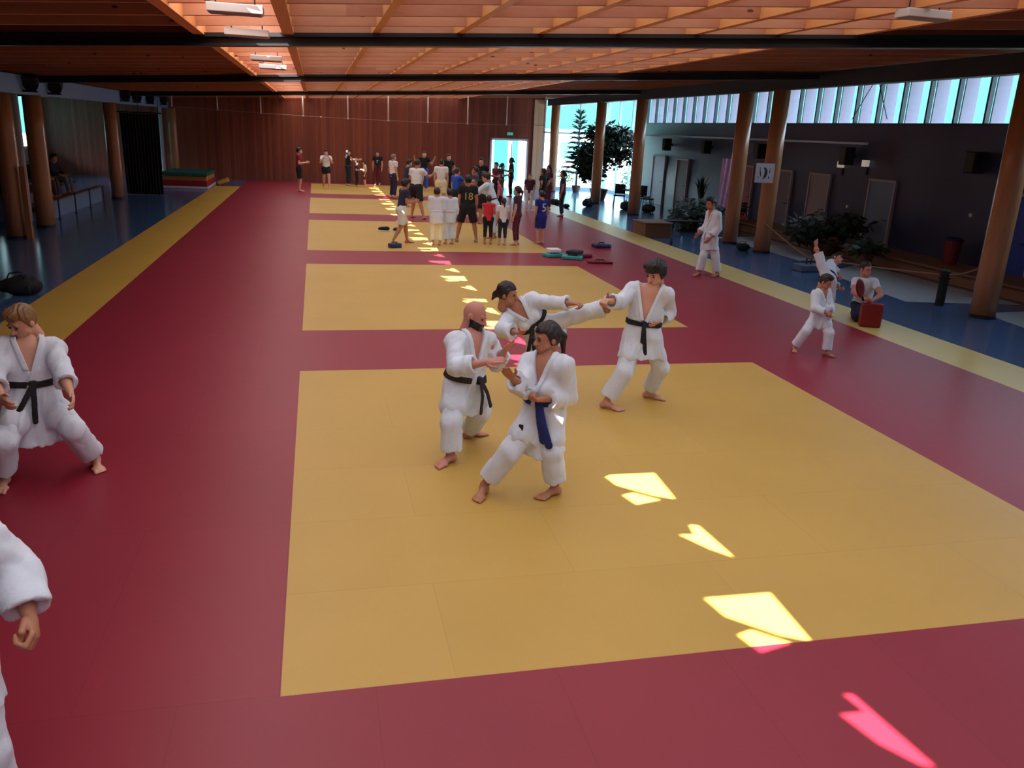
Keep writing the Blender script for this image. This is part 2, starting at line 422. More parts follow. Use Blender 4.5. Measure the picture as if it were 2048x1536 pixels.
    if hero:
        eye = mat('dark eye', lin(40, 26, 24), .2, .05)
        for s in (-1, 1):
            bm = B(); ellip(bm, (0, 0, 0), (.0115 * sc, .008 * sc, .0075 * sc))
            o = obj('eye', bm, eye, bo, smooth=True)
            o.matrix_local = Matrix.Translation(Vector(hed + (hl * s * .033 + hf * .0855 + hu * .004) * sc)) @ Matrix((hl, hf, hu)).transposed().to_4x4()
            if hair and not beard:
                bm = B(); ellip(bm, (0, 0, 0), (.018 * sc, .006 * sc, .0045 * sc))
                o = obj('eyebrow', bm, M_hair(hair[1]), bo, smooth=True)
                o.matrix_local = Matrix.Translation(Vector(hed + (hl * s * .034 + hf * .089 + hu * .026) * sc)) @ Matrix((hl, hf, hu)).transposed().to_4x4()
        bm = B(); ellip(bm, (0, 0, 0), (.02 * sc, .004 * sc, .0035 * sc))
        o = obj('mouth', bm, mat('lip', lin(150, 80, 78), .5), bo, smooth=True)
        o.matrix_local = Matrix.Translation(Vector(hed + (hf * .099 - hu * .058) * sc)) @ Matrix((hl, hf, hu)).transposed().to_4x4()
    # ---- garments
    fr = 34 if hero else 24
    def legs(P, infl, wk, wa, cut, base=.058):
        d = smin(rc(P, J['hipR'], J['hipL'], .066 * h, .066 * h), ec(P, pel, pel + up * .09 * h, .08 * h, .078 * h, fm, .78), .03 * h) - infl
        d = np.maximum(d, (P - (pel + up * .1 * h)) @ up)
        for s in 'LR':
            hp, k, a = J['hip' + s], J['kne' + s], J['ank' + s]
            if cut <= 1:      # above the knee
                c = hp + (k - hp) * cut; di = nrm(k - hp)
                l = rc(P, hp, k, base * h, wk * h) - infl
                cap = np.maximum(l, (P - c) @ di)
            else:
                c = k + (a - k) * (cut - 1); di = nrm(a - k)
                lo_ = np.maximum(rc(P, k, a, wk * h, wa * h), np.maximum((P - c) @ di, -((P - k) @ di) - wk * h * 1.2))
                cap = smin(rc(P, hp, k, base * h, wk * h), lo_, .014 * h) - infl
                cap = np.maximum(cap, (P - c) @ di - (0 if cut > 1.5 else 0))
                ho = rc(P, c - di * .0, c + di * .1, wa * h * .62, wa * h * .7)
                cap = np.maximum(cap, -ho)
            d = smin(d, cap, .025 * h)
        return d
    jt = None
    if top:
        kind, tm = top[0], top[1]
        if kind == 'gi':
            cuff = top[2] if len(top) > 2 else .62; vb = top[3] if len(top) > 3 else .45; wide = top[4] if len(top) > 4 else .036
            hem = pel - up * hemk * h; wst = pel + up * .1 * h
            def jacket_torso(P, f=True):
                d = torso(P, .011 * h)
                d = smin(d, ec(P, pel + up * .12 * h, hem - up * .03, .086 * h, .118 * h, fm, .84), .03 * h)
                for s in 'LR':
                    th = J['kne' + s] - J['hip' + s]
                    if nrm(th) @ up < -.55: d = smin(d, rc(P, J['hip' + s], J['hip' + s] + th * .6, .062 * h, .068 * h), .03 * h)
                return np.maximum(d, (hem - P) @ nrm(up + fp * .06))
            def jacket(P):
                d = jacket_torso(P)
                for s in 'LR':
                    sh, e, w = J['sho' + s], J['elb' + s], J['wri' + s]
                    c = e + (w - e) * cuff; di = nrm(w - e)
                    sl = smin(rc(P, sh, e, .05 * h, .046 * h), rc(P, e, w, .047 * h, .05 * h), .012 * h)
                    sl = np.maximum(sl, np.where((P - e) @ di > -.03 * h, (P - c) @ di, -1))
                    sl = np.maximum(sl, -rc(P, c - di * .005, c + di * .1, .03 * h, .036 * h))
                    d = smin(d, sl, .03 * h)
                q = P - (pel + up * vb * Lt); s_, f_, u_ = q @ lc, q @ fc, q @ up
                H = (1 - vb) * Lt + .02; ww = wide * h * np.clip(u_ / H, 0, 1.3)
                # overlapping lapel bands
                for sg in (-1, 1):
                    line = sg * (ww + .012)
                    below = np.where(u_ < 0, u_ * .28 * (1 if sg > 0 else -.3), 0)
                    dist = np.abs(s_ - line - below)
                    band = np.clip((.024 - dist) / .006, 0, 1) * (f_ > .02) * (.011 if sg > 0 else .008)
                    d = d - band
                d = d - fold(P, fr * .8, .007 * h if hero else .004, sum(root)) - (fold(P, fr * 1.6, .0014 * h, 1 + sum(root)) if hero else 0)
                cut = np.maximum(np.abs(s_) - ww, np.maximum(-u_, -(f_ - .0)))
                d = np.maximum(d, -cut)
                return np.maximum(d, -rc(P, nek - up * .02 * h, nek + (hed - nek) * .8, .042 * h, .05 * h))
            jt = jacket_torso
            jk = child('jacket', [nets(jacket, *bounds([J[k] for k in J if k[:3] in ('sho', 'elb', 'wri', 'hip', 'nek')] + [hem], .13 * h), vox)], tm)
            if hero:
                def lapel(P):
                    q = P - (pel + up * vb * Lt); s_, f_, u_ = q @ lc, q @ fc, q @ up
                    ww = wide * h * np.clip(u_ / ((1 - vb) * Lt + .02), 0, 1.3)
                    t = []
                    for sg in (-1, 1):
                        line = sg * (ww + .017) + np.where(u_ < 0, u_ * (.3 if sg > 0 else .3), 0) * 1.0
                        t.append(np.maximum(np.abs(s_ - line) - .02, (.03 - u_) if sg < 0 else (pel + up * .06 * h - P) @ up))
                    d = np.maximum(np.minimum(*t), -f_ - .02)
                    d = np.maximum(d, jt(P) - .0185 - fold(P, fr * .8, .003 * h, sum(root)) )
                    d = np.maximum(d, -(jt(P) + .01))
                    return np.maximum(d, -rc(P, nek - up * .02 * h, nek + (hed - nek) * .8, .041 * h, .05 * h))
                o_ = child('lapel', [nets(lapel, *bounds([J['shoL'], J['shoR'], pel], .12 * h), .0075)], tm, jk)
        else:
            sl = {'tank': 0, 'tee': .55, 'long': 1.75}[kind]
            hem = pel + up * (top[2] if len(top) > 2 else -.03) * h
            def shirt(P):
                d = torso(P, .008 * h)
                d = smin(d, ec(P, pel + up * .2 * Lt, hem, .08 * h, .084 * h, fm, .78) - .006 * h, .02 * h)
                d = np.maximum(d, (hem - P) @ up)
                for s in 'LR':
                    sh, e, w = J['sho' + s], J['elb' + s], J['wri' + s]
                    if not sl: continue
                    if sl <= 1:
                        c = sh + (e - sh) * sl; di = nrm(e - sh); q = np.maximum(rc(P, sh, e, .042 * h, .04 * h), (P - c) @ di)
                    else:
                        c = e + (w - e) * (sl - 1); di = nrm(w - e)
                        q = smin(rc(P, sh, e, .042 * h, .035 * h), np.maximum(rc(P, e, w, .035 * h, .028 * h), (P - c) @ di), .01 * h)
                    d = smin(d, q, .02 * h)
                d = d - fold(P, fr, .0026 * h, sum(root))
                return np.maximum(d, -rc(P, nek - up * .005 * h, nek + (hed - nek) * .8, .04 * h, .05 * h))
            jt = lambda P: np.maximum(torso(P, .012 * h), (hem - P) @ up)
            jk = child('shirt', [nets(shirt, *bounds([J[k] for k in J if k[:3] in ('sho', 'elb', 'wri', 'hip', 'nek')], .12 * h), vox)], tm)
    if bottom:
        kind, bm_ = bottom[0], bottom[1]
        par = {'gi': (.006 * h, .049, .05, bottom[2] if len(bottom) > 2 else 1.82, .059), 'shorts': (.008 * h, .052, .04, .92, .062), 'long': (.006 * h, .042, .034, 1.9, .058),
               'leggings': (.004 * h, .037, .026, bottom[2] if len(bottom) > 2 else 1.85, .056), 'briefs': (.006 * h, .056, .04, .55, .06)}[kind]
        def pants(P):
            return legs(P, *par) - fold(P, fr * .8, (.0055 if kind == 'gi' else .002) * h * (1 if hero else .7), 3 + sum(root))
        child('shorts' if kind in ('shorts', 'briefs') else ('leggings' if kind == 'leggings' else 'trousers'),
              [nets(pants, *bounds([J[k] for k in J if k[:3] in ('hip', 'kne', 'ank')] + [pel + up * .12 * h], .1 * h), vox)], bm_)
    def surf(dr, at, fn):
        ts = np.linspace(0, .4, 400, dtype=np.float32); P = at + ts[:, None] * np.asarray(dr, np.float32)
        return at + np.asarray(dr, np.float32) * ts[np.argmax(fn(P) > 0)]
    if belt:
        col, bl = belt
        wst = pel + up * beltz * h
        bu = nrm(up + fm * (.1 if hero else 0))
        bw = .026 if hero else .02
        def beltf(P):
            q = (P - wst) @ bu
            return np.maximum(jt(P) - .013, np.abs(q) - bw)
        bv = .0075 if hero else .016
        kd = nrm(fm if knot is None else fm + lp * knot)
        k0 = surf(kd, wst, lambda P: jt(P) - .013)
        ks = nrm(np.cross(V(0, 0, 1), kd))
        def knotf(P):
            d = el(P, k0 + kd * .006, np.stack([ks, kd, bu]), (.038, .022, .026))
            tl = tails if tails is not None else [(-.07, -.26, .05), (.06, -.28, .06)]
            for i, (a, b, c) in enumerate(tl):
                m1 = k0 + kd * .022; e1 = k0 + ks * a + V(0, 0, 1) * b + kd * c
                mid = (m1 + e1) / 2 + kd * .02
                nrmv = kd
                q = np.minimum(ec(P, m1, mid, tw, tw, nrmv, .0064 / tw), ec(P, mid, e1, tw, tw * 1.05, nrmv, .0064 / tw))
                d = np.minimum(d, q)
            return d
        bo_ = child('belt', [nets(beltf, wst - .2 * h, wst + .2 * h, bv)], col, bo, bl)
        if hero:
            ends = [k0 + ks * a + V(0, 0, 1) * b + kd * c for a, b, c in (tails or [(-.07, -.26, .05), (.06, -.28, .06)])]
            child('knot', [nets(knotf, *bounds([k0] + ends, .07), .0055)], col, bo_)
    if number:
        s, nm_, size, side = number
        at = shm - up * .12 * h; dr = fc * (-1 if side == 'back' else 1)
        p = surf(dr, at, lambda P: jt(P)) + dr * .012
        xx = np.cross(V(0, 0, 1), dr)
        o = text('number', s, size, nm_, jk, Matrix.Translation(Vector(p)) @ Matrix((xx, np.cross(dr, xx), dr)).transposed().to_4x4())
    if patch:
        dr, at, sz, pm = patch
        at = np.array(at, np.float32) - R0; dr = nrm(dr); c0 = at.copy()
        p = surf(dr, c0, lambda P: jt(P)); xx = nrm(np.cross(V(0, 0, 1), dr)); bm = B(); box(bm, (-sz[0] / 2, -sz[1] / 2, -.006), (sz[0] / 2, sz[1] / 2, .008), .003)
        o = obj('label_patch', bm, pm, jk); o.matrix_local = Matrix.Translation(Vector(p)) @ Matrix((xx, np.cross(dr, xx), dr)).transposed().to_4x4()
    return bo

def J_stand(h, a, arms='stand', legs='stand', lean=0.0, twist=0, headdir=None):
    """a standing skeleton facing heading a degrees (0 = away from the gallery, 90 = to the right)"""
    j = {}
    for s, g in (('L', -1), ('R', 1)):
        j['hip' + s] = (g * .052, 0, .525); j['kne' + s] = (g * .06, .015, .285); j['ank' + s] = (g * .065, -.01, .046)
        sh = np.array((g * .105, lean * .28, .815)); j['sho' + s] = sh
        A = {'stand': ((g * .03, -.012, -.168), (0, .035, -.145)), 'front': ((g * .02, .0, -.165), (-g * .03, .14, .02)), 'hip': ((g * .085, -.05, -.135), (-g * .085, .05, -.1)),
             'guard': ((g * .02, .05, -.155), (-g * .05, .09, .1)), 'out': ((g * .06, .12, -.1), (0, .15, .03)), 'back': ((g * .04, -.06, -.15), (-g * .075, -.03, -.11)),
             'face': ((g * .05, .07, -.13), (-g * .08, .05, .12)), 'wave': ((g * .1, .0, -.13), (g * .05, .06, .12))}[arms if isinstance(arms, str) else arms[0 if s == 'L' else 1]]
        e = sh + np.array(A[0]); j['elb' + s] = e; j['wri' + s] = e + np.array(A[1])
    if legs == 'stride':
        j['kneL'] = (-.06, .09, .29); j['ankL'] = (-.06, .12, .046); j['kneR'] = (.06, -.03, .28); j['ankR'] = (.06, -.16, .06)
    elif legs == 'wide':
        for s, g in (('L', -1), ('R', 1)): j['kne' + s] = (g * .11, .02, .285); j['ank' + s] = (g * .15, 0, .046)
    elif legs == 'lunge':
        j['kneR'] = (.1, -.02, .28); j['ankR'] = (.19, -.06, .046); j['kneL'] = (-.08, .08, .3); j['ankL'] = (-.1, .04, .046)
    j['nek'] = (0, lean * .29, .845); j['hed'] = (0, .012 + lean * .37, .93)
    r = math.radians(a); F = np.array((math.sin(r), math.cos(r), 0)); Rt = np.array((math.cos(r), -math.sin(r), 0))
    return {k: (Rt * v[0] + F * v[1] + np.array((0, 0, v[2]))) * h for k, v in j.items()}, F
def crowd(x, y, h, a, label, top, bottom, hair, arms='stand', legs='stand', lean=0.0, look=None, sk='fair', **kw):
    j, F = J_stand(h, a, arms, legs, lean)
    z = kw.pop('z', MT)
    J = {k: v + np.array((x, y, z)) for k, v in j.items()}
    hf = None
    if look is not None: hf = (math.sin(math.radians(look)), math.cos(math.radians(look)), -.08)
    return person((x, y, z), h, J, label, hf=hf, hair=hair, top=top, bottom=bottom, sk=sk, vox=kw.pop('vox', .02), hero=False, **kw)
# ------------------------------------------------------------------ the hall
def ZC(x): return 3.985 + .0487 * x          # underside of the pitched joists
W_back = wood('red brown wall boards', lin(96, 42, 32), lin(150, 78, 56), axis=0, plank=.14, along=2, rough=.45)
W_beam = wood('pine joists', lin(152, 82, 56), lin(190, 128, 94), axis=1, plank=5, along=0, rough=.55, stretch=.1, knots=True, joint=0)
W_post = wood('turned pine logs', lin(158, 104, 70), lin(192, 140, 102), axis=0, plank=5, along=2, rough=.27, stretch=.06, joint=0)
W_dark = wood('dark boards', lin(92, 60, 42), lin(124, 84, 58), axis=1, plank=.15, along=0, rough=.6)
M_steel = mat('black steel', lin(20, 18, 22), .4, .1)
M_slate = mat('slate blue paint', lin(46, 54, 92), .36, .06, 1.5, spec=.55)
M_white = mat('white paint', lin(222, 224, 228), .5, .04)
M_pale = mat('pale grey paint', lin(176, 182, 196), .55, .05)
M_black = mat('black fabric', lin(22, 22, 26), .8, .2, bump=.3, bscale=60)
M_floor = mat('blue grey vinyl', lin(66, 96, 140), .16, .08, 1.2, spec=.6)
M_lightfloor = mat('pale grey floor patches', lin(150, 158, 168), .4, .1, 4)
M_red = matting('red vinyl tatami', lin(138, 30, 50), lin(142, 32, 53), lin(128, 27, 46), 1, 2, -.246 + 1, .2)
M_yel = matting('yellow vinyl tatami', lin(193, 153, 72), lin(196, 156, 76), lin(186, 147, 68), 1.97, 1.0, .3, .21)
M_yel2 = matting('yellow vinyl border', lin(196, 154, 64), lin(200, 158, 70), lin(190, 149, 60), 1.0, 2.0, 0, 0)

def glass(name='clear glass'):
    if name in MATS: return MATS[name]
    m = bpy.data.materials.new(name); m.use_nodes = True; nt = m.node_tree; nt.nodes.clear()
    o = nt.nodes.new('ShaderNodeOutputMaterial'); mx = nt.nodes.new('ShaderNodeMixShader'); t = nt.nodes.new('ShaderNodeBsdfTransparent'); g = nt.nodes.new('ShaderNodeBsdfGlossy')
    t.inputs[0].default_value = (.93, .98, .98, 1); g.inputs['Roughness'].default_value = .02
    mx.inputs[0].default_value = .05; nt.links.new(t.outputs[0], mx.inputs[1]); nt.links.new(g.outputs[0], mx.inputs[2]); nt.links.new(mx.outputs[0], o.inputs[0])
    MATS[name] = m; return m
M_glass = glass()

# floor: blue vinyl hall floor, and the bright ground beyond the far door
bm = B(); box(bm, (-12.6, -3.5, FL - .1), (15.6, 44.2, FL)); struct('floor', bm, M_floor)
bm = B(); box(bm, (-40, 44.2, FL - .2), (60, 120, FL - .06)); box(bm, (15.8, -3.5, FL - .2), (60, 44.2, FL - .06)); struct('ground_outside', bm, mat('bright concrete', lin(170, 172, 168), .8, .06, .5))
# walls
bm = B()
for x0, x1, z0, z1 in ((-12.4, 8.98, FL, 9), (8.98, 10.86, 2.44, 9), (10.86, 11.75, FL, 9)):
    vs = box(bm, (x0, 44, z0), (x1, 44.25, 4.0))
    for v in vs:
        if v.co.z > 3.9: v.co.z = ZC(v.co.x) + .3
struct('wall_back', bm, W_back)
bm = B(); box(bm, (11.18, 43.93, FL), (11.72, 44.0, 4.5)); struct('trim_1', bm, wood('pale timber panel', lin(190, 150, 118), lin(214, 176, 142), axis=0, plank=.3, along=2))
bm = B(); box(bm, (15.2, -3.5, FL), (15.45, 38.4, 3.48)); struct('wall_right', bm, M_slate)
bm = B(); box(bm, (-12.6, -3.5, FL), (-12.4, 37, 3.7)); box(bm, (-12.6, 43, FL), (-12.4, 44.2, 3.7)); box(bm, (-12.6, 37, FL), (-12.4, 43, 1.2)); struct('wall_left', bm, M_pale)
bm = B(); box(bm, (-12.6, -3.7, FL), (15.6, -3.5, 5.2)); struct('wall_front', bm, M_pale)
# ceiling: boarded deck on close-set pine joists; glowing sheets added over the ribs to light the joists
DZ = .27
def deck(bm, x0, x1, y0=-3.6, y1=44.2, dz=DZ, th=.06):
    vs = box(bm, (x0, y0, 0), (x1, y1, th))
    for v in vs: v.co.z += ZC(v.co.x) + dz
bm = B(); deck(bm, -12.8, -1.43); deck(bm, 7.25, 15.9); ceil = struct('ceiling', bm, W_dark)
M_fill = mat('glowing fill sheet', lin(235, 225, 205), .6, .03, emit=(.84, .94, 1, 1), estr=1.42)
M_skyglow = mat('glowing skylight strip sheet', lin(240, 232, 215), .6, .03, emit=(1, .94, .86, 1), estr=3.0)  # strip sheet glows in place of sunlight on its joists
bm = B(); deck(bm, -.31, 7.25); w = struct('fill_panel', bm, M_fill)  # unseen emissive deck added to brighten joist faces and hall
SUN = (3.5, 2.52, -4.2)
zd = ZC(-.87) + DZ
def hole(p): return (p[0] + SUN[0] / SUN[2] * zd, p[1] + SUN[1] / SUN[2] * zd)  # openings shaped by tracing the floor sun patches back to the roof
bm = B(); y = -3.6
BIG = [[(2.43, .34), (2.88, .32), (2.85, -.22), (2.7, -.13), (2.47, .12)], [(2.45, -.08), (2.55, -.05), (2.72, -.22), (2.50, -.27)]]
ARW = [[(2.63, .19), (2.74, .17), (2.77, .33), (2.83, .30), (2.87, -.2), (2.76, -.06)]]
D_ = [[(2.64, .17), (2.78, .16), (2.75, .31), (2.80, .30), (2.87, -.26), (2.81, -.24), (2.70, -.06)]]
k = 0
while True:
    yc = 2.99 + 1.015 * k
    if yc > 42.6: break
    hs = D_ if k == 0 else [] if k in (4, 5, 6) else BIG if k % 2 else ARW
    j = random.uniform(-.03, .03)
    holes = [[hole((x, yc + q + j * (k > 5))) for x, q in hh] for hh in hs]
    ya = hole((0, yc - .5))[1]; yb = hole((0, yc + .515))[1]
    if k == 0: bm0 = ya
    out = [(-1.43, ya), (-.31, ya), (-.31, yb), (-1.43, yb)]
    loops = [out] + holes
    flat = [Vector((px, py, 0)) for lp_ in loops for px, py in lp_]
    vs = [bm.verts.new((v.x, v.y, ZC(v.x) + DZ)) for v in flat]
    for t in tessellate_polygon([[Vector((px, py, 0)) for px, py in lp_] for lp_ in loops]):
        try: bm.faces.new([vs[i] for i in t])
        except ValueError: pass
    k += 1
ylast = yb
for a, b in ((-3.6, bm0), (ylast, 44.2)):
    poly(bm, [(-1.43, a, ZC(-1.43) + DZ), (-.31, a, ZC(-.31) + DZ), (-.31, b, ZC(-.31) + DZ), (-1.43, b, ZC(-1.43) + DZ)])
me = bpy.data.meshes.new('window_2'); bm.to_mesh(me); bm.free(); w2 = obj('window_2', me, M_skyglow); w2['kind'] = 'structure'
SK = -.15
jd = Vector((1, SK, .0487))
for k in range(-6, 39):
    yk = .07 + 1.015 * (k + 5)
    bm = B()
    for s, (x0, x1) in enumerate(((-12.4, 15.2),)):
        a = Vector((x0, yk + SK * (x0 + .87), ZC(x0))); b = Vector((x1, yk + SK * (x1 + .87), ZC(x1)))
        if a.y > 43.9:
            t = (43.9 - a.y) / (b.y - a.y); a = a + (b - a) * min(1, max(0, t))
        if b.y > 43.5 or a.y < -3.4 and b.y < -3.4: continue
        if b.y < -3.4:
            t = (-3.4 - a.y) / (b.y - a.y); b = a + (b - a) * t
        vs = [bm.verts.new(p + Vector((0, dy, dz))) for p in (a, b) for dy in (-.035, .035) for dz in (0, .25)]
        for q in ((0, 1, 3, 2), (4, 6, 7, 5), (0, 4, 5, 1), (2, 3, 7, 6), (0, 2, 6, 4), (1, 5, 7, 3)): bm.faces.new([vs[i] for i in q])
    if len(bm.faces): o = struct('joist', bm, W_beam, ceil)
    else: bm.free()
for i, x in enumerate([-1.43, -.31, .8, 1.88, 2.93, 3.95, 5.0, 6.1, 7.2]):
    bm = B(); wd = .07 if i < 2 else .045
    box(bm, (x - wd, -3.4, ZC(x) - (.03 if i < 2 else .01)), (x + wd, 43.95, ZC(x) + .26))
    struct('rib', bm, wood('pine ribs', lin(196, 118, 62), lin(228, 160, 100), axis=0, plank=5, along=1, stretch=.08, joint=0), ceil)
# black steel beams crossing under the joists
for a, b, hh, d in (((-12.3, 13.9), (15.0, 9.6), .13, .22), ((-12.3, 25.2), (15.0, 18.3), .13, .2), ((-12.3, 36.6), (15, 30), .12, .2)):
    bm = B()
    za, zb = ZC(a[0]) - .005, ZC(b[0]) - .005
    for off, t in ((0, .05), (-hh, .03)):
        vs = []
        for (x, y_), z in ((a, za), (b, zb)):
            for dy in (-d / 2, d / 2):
                for dz in (off - t, off): vs.append(bm.verts.new((x, y_ + dy, z + dz)))
        for q in ((0, 1, 3, 2), (4, 6, 7, 5), (0, 4, 5, 1), (2, 3, 7, 6), (0, 2, 6, 4), (1, 5, 7, 3)): bm.faces.new([vs[i] for i in q])
    vs = []
    for (x, y_), z in ((a, za), (b, zb)):
        for dy in (-.012, .012):
            for dz in (-hh, -.04): vs.append(bm.verts.new((x, y_ + dy, z + dz)))
    for q in ((0, 1, 3, 2), (4, 6, 7, 5), (0, 4, 5, 1), (2, 3, 7, 6), (0, 2, 6, 4), (1, 5, 7, 3)): bm.faces.new([vs[i] for i in q])
    struct('trim_2', bm, M_steel)
# eaves beam along the right row of posts and the left one, tinted for its blue daylight
bm = B(); box(bm, (11.86, -3.4, 4.22), (12.14, 43.9, ZC(12) - .01)); struct('trim_3', bm, mat('navy beam', lin(36, 40, 58), .5, .1))
bm = B(); box(bm, (-6.98, -3.4, 3.2), (-6.76, 43.9, ZC(-6.9) - .02)); struct('trim_4', bm, mat('daylit blue beam', lin(122, 152, 204), .5, .08))  # blue daylight on the beam is put into its base colour
# clerestory over the right wall: frame, panes, pale fins outside
ys = [38.4 - i * 1.005 for i in range(42)]
bm = B(); box(bm, (15.22, -3.5, 3.48), (15.4, 38.4, 3.54)); box(bm, (15.22, -3.5, 4.62), (15.4, 44.1, 4.95))
for y in ys: box(bm, (15.24, y - .03, 3.54), (15.36, y + .03, 4.62))
M_mull = mat('dark window frame', lin(40, 44, 60), .4, .1)
w3 = struct('window_3', bm, M_mull)
bm = B()
for i in range(len(ys) - 1): box(bm, (15.3, ys[i + 1] + .03, 3.54), (15.31, ys[i] - .03, 4.62))
struct('pane', bm, M_glass, w3)
M_fin = mat('lavender fin', lin(124, 120, 138), .8, .04)
for y in ys:
    bm = B(); box(bm, (15.42, y - .02, 3.3), (15.80, y + .02, 4.95)); struct('fin', bm, M_fin, w3)
# far glazed corner
bm = B()
for x in (11.8, 12.56, 13.7, 14.94): box(bm, (x - .04, 44.03, FL), (x + .04, 44.15, 4.62))
box(bm, (11.76, 44.03, FL), (15.3, 44.15, .12)); box(bm, (11.76, 44.03, 2.86), (15.3, 44.15, 2.94)); box(bm, (11.76, 44.03, 4.5), (15.3, 44.15, 4.95))
box(bm, (15.22, 38.4, FL), (15.4, 44.1, .12)); box(bm, (15.22, 44.0, FL), (15.4, 44.15, 4.7))
for y in (40.3, 42.2): box(bm, (15.24, y - .04, .1), (15.36, y + .04, 4.62))
w4 = struct('window_4', bm, mat('pale window frame', lin(150, 176, 186), .4, .05))
bm = B(); box(bm, (11.76, 44.08, .1), (15.25, 44.09, 4.5)); box(bm, (15.3, 38.4, .1), (15.31, 44.05, 4.62)); struct('pane', bm, M_glass, w4)
bm = B(); box(bm, (-16.4, 30, 3.95), (-12.6, 46, 4.1)); struct('sun_blocker', bm, M_pale)  # unseen eave added outside to keep sun out of the left window
# left wall window slit
bm = B(); box(bm, (-12.55, 37, 1.2), (-12.45, 37.1, 3.7)); box(bm, (-12.55, 42.9, 1.2), (-12.45, 43, 3.7)); box(bm, (-12.55, 37, 1.2), (-12.45, 43, 1.28)); box(bm, (-12.55, 39.9, 1.2), (-12.45, 40.0, 3.7))
w5 = struct('window_5', bm, M_white); bm = B(); box(bm, (-12.51, 37.1, 1.28), (-12.5, 42.9, 3.7)); struct('pane', bm, M_glass, w5)
# far door: open to the yard
bm = B(); box(bm, (8.9, 43.96, FL), (8.99, 44.28, 2.48)); box(bm, (10.85, 43.96, FL), (10.94, 44.28, 2.48)); box(bm, (8.9, 43.96, 2.4), (10.94, 44.28, 2.5))
d1 = struct('door_1', bm, M_white)
bm = B(); box(bm, (10.1, 44.3, .02), (10.16, 45.1, 2.36), .01, ); struct('leaf', bm, mat('white door leaf', lin(240, 232, 226), .5, .02), d1)
bm = B(); tube(bm, [(10.09, 44.95, 1.0), (10.03, 44.95, 1.0), (10.03, 44.85, 1.0)], .012); struct('door_handle', bm, M_steel, d1)
bm = B(); box(bm, (9.0, 44.2, .1), (9.98, 44.21, 2.38)); struct('pane', bm, M_glass, d1)
# exit sign over the far door
es = empty('exit_sign', (9.93, 43.97, 2.74), 'small green emergency exit sign above the bright far doorway', 'sign')
bm = B(); box(bm, (-.2, -.04, -.1), (.2, .02, .1), .01); obj('sign_box', bm, mat('exit green', lin(20, 120, 90), .4, emit=(.05, .5, .35, 1), estr=.6), es)
bm = B()
ellip(bm, (-.02, -.045, .06), (.016, .006, .016)); tube(bm, [(-.02, -.046, .045), (-.035, -.046, 0)], .014); tube(bm, [(-.035, -.046, 0), (-.0, -.046, -.03), (-.01, -.046, -.07)], .01)
tube(bm, [(-.035, -.046, 0), (-.06, -.046, -.03), (-.1, -.046, -.03)], .01); tube(bm, [(-.022, -.046, .035), (.02, -.046, .02)], .008); tube(bm, [(-.024, -.046, .03), (-.06, -.046, .015)], .008)
box(bm, (.06, -.05, -.075), (.13, -.042, .075)); obj('pictogram', bm, M_white, es); es.scale = (.75, 1, .75)
# doors along the right wall
def rdoor(i, y0, y1, z1, colr, frame, vis=None):
    bm = B()
    for a, b, z0, zz in ((y0 - .06, y0, FL, z1 + .06), (y1, y1 + .06, FL, z1 + .06), (y0, y1, z1, z1 + .06)): box(bm, (15.12, a, z0), (15.22, b, zz), .004)
    d = struct('door_%d' % i, bm, frame)
    bm = B(); box(bm, (15.155, y0, FL + .01), (15.195, y1, z1), .005); struct('leaf', bm, colr, d)
    bm = B(); tube(bm, [(15.16, y0 + .1, 1.0), (15.09, y0 + .1, 1.0), (15.09, y0 + .24, 1.0)], .011); struct('door_handle', bm, M_steel, d)
    return d
M_beige = mat('grey beige door', lin(150, 140, 150), .5, .04); M_frame = mat('pale door frame', lin(170, 170, 178), .5, .04)
rdoor(2, 35.55, 36.85, 2.08, mat('sky white door', lin(190, 205, 220), .5, .04), M_frame)
rdoor(3, 33.1, 34.15, 2.02, mat('brown door', lin(86, 58, 56), .5, .06), M_frame)
rdoor(4, 27.6, 28.6, 2.02, mat('crimson door', lin(158, 34, 56), .5, .05), M_frame)
rdoor(5, 25.05, 26.0, 2.0, mat('dim grey door', lin(122, 116, 134), .5, .04), M_frame)
rdoor(6, 22.92, 23.93, 2.0, mat('beige door', lin(158, 148, 156), .5, .04), M_frame)
rdoor(7, 19.9, 20.93, 2.0, mat('steel blue door', lin(110, 140, 176), .4, .05), M_frame)
rdoor(8, 15.1, 16.1, 2.0, mat('cobalt door', lin(22, 64, 178), .4, .05), M_frame)
bm = B(); box(bm, (14.1, 9.5, FL), (15.19, 26.5, .24), .02); box(bm, (13.95, 9.5, .24), (15.19, 26.5, .30), .015)
struct('trim_5', bm, wood('brown bench boards', lin(104, 74, 56), lin(132, 96, 72), axis=0, plank=.2, along=1))
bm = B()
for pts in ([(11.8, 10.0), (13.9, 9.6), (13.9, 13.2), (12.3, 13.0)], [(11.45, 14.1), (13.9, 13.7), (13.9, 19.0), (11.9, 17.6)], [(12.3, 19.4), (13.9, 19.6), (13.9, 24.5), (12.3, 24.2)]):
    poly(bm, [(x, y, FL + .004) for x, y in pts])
struct('floor_2', bm, M_lightfloor)  # paler grey areas just above the hall floor

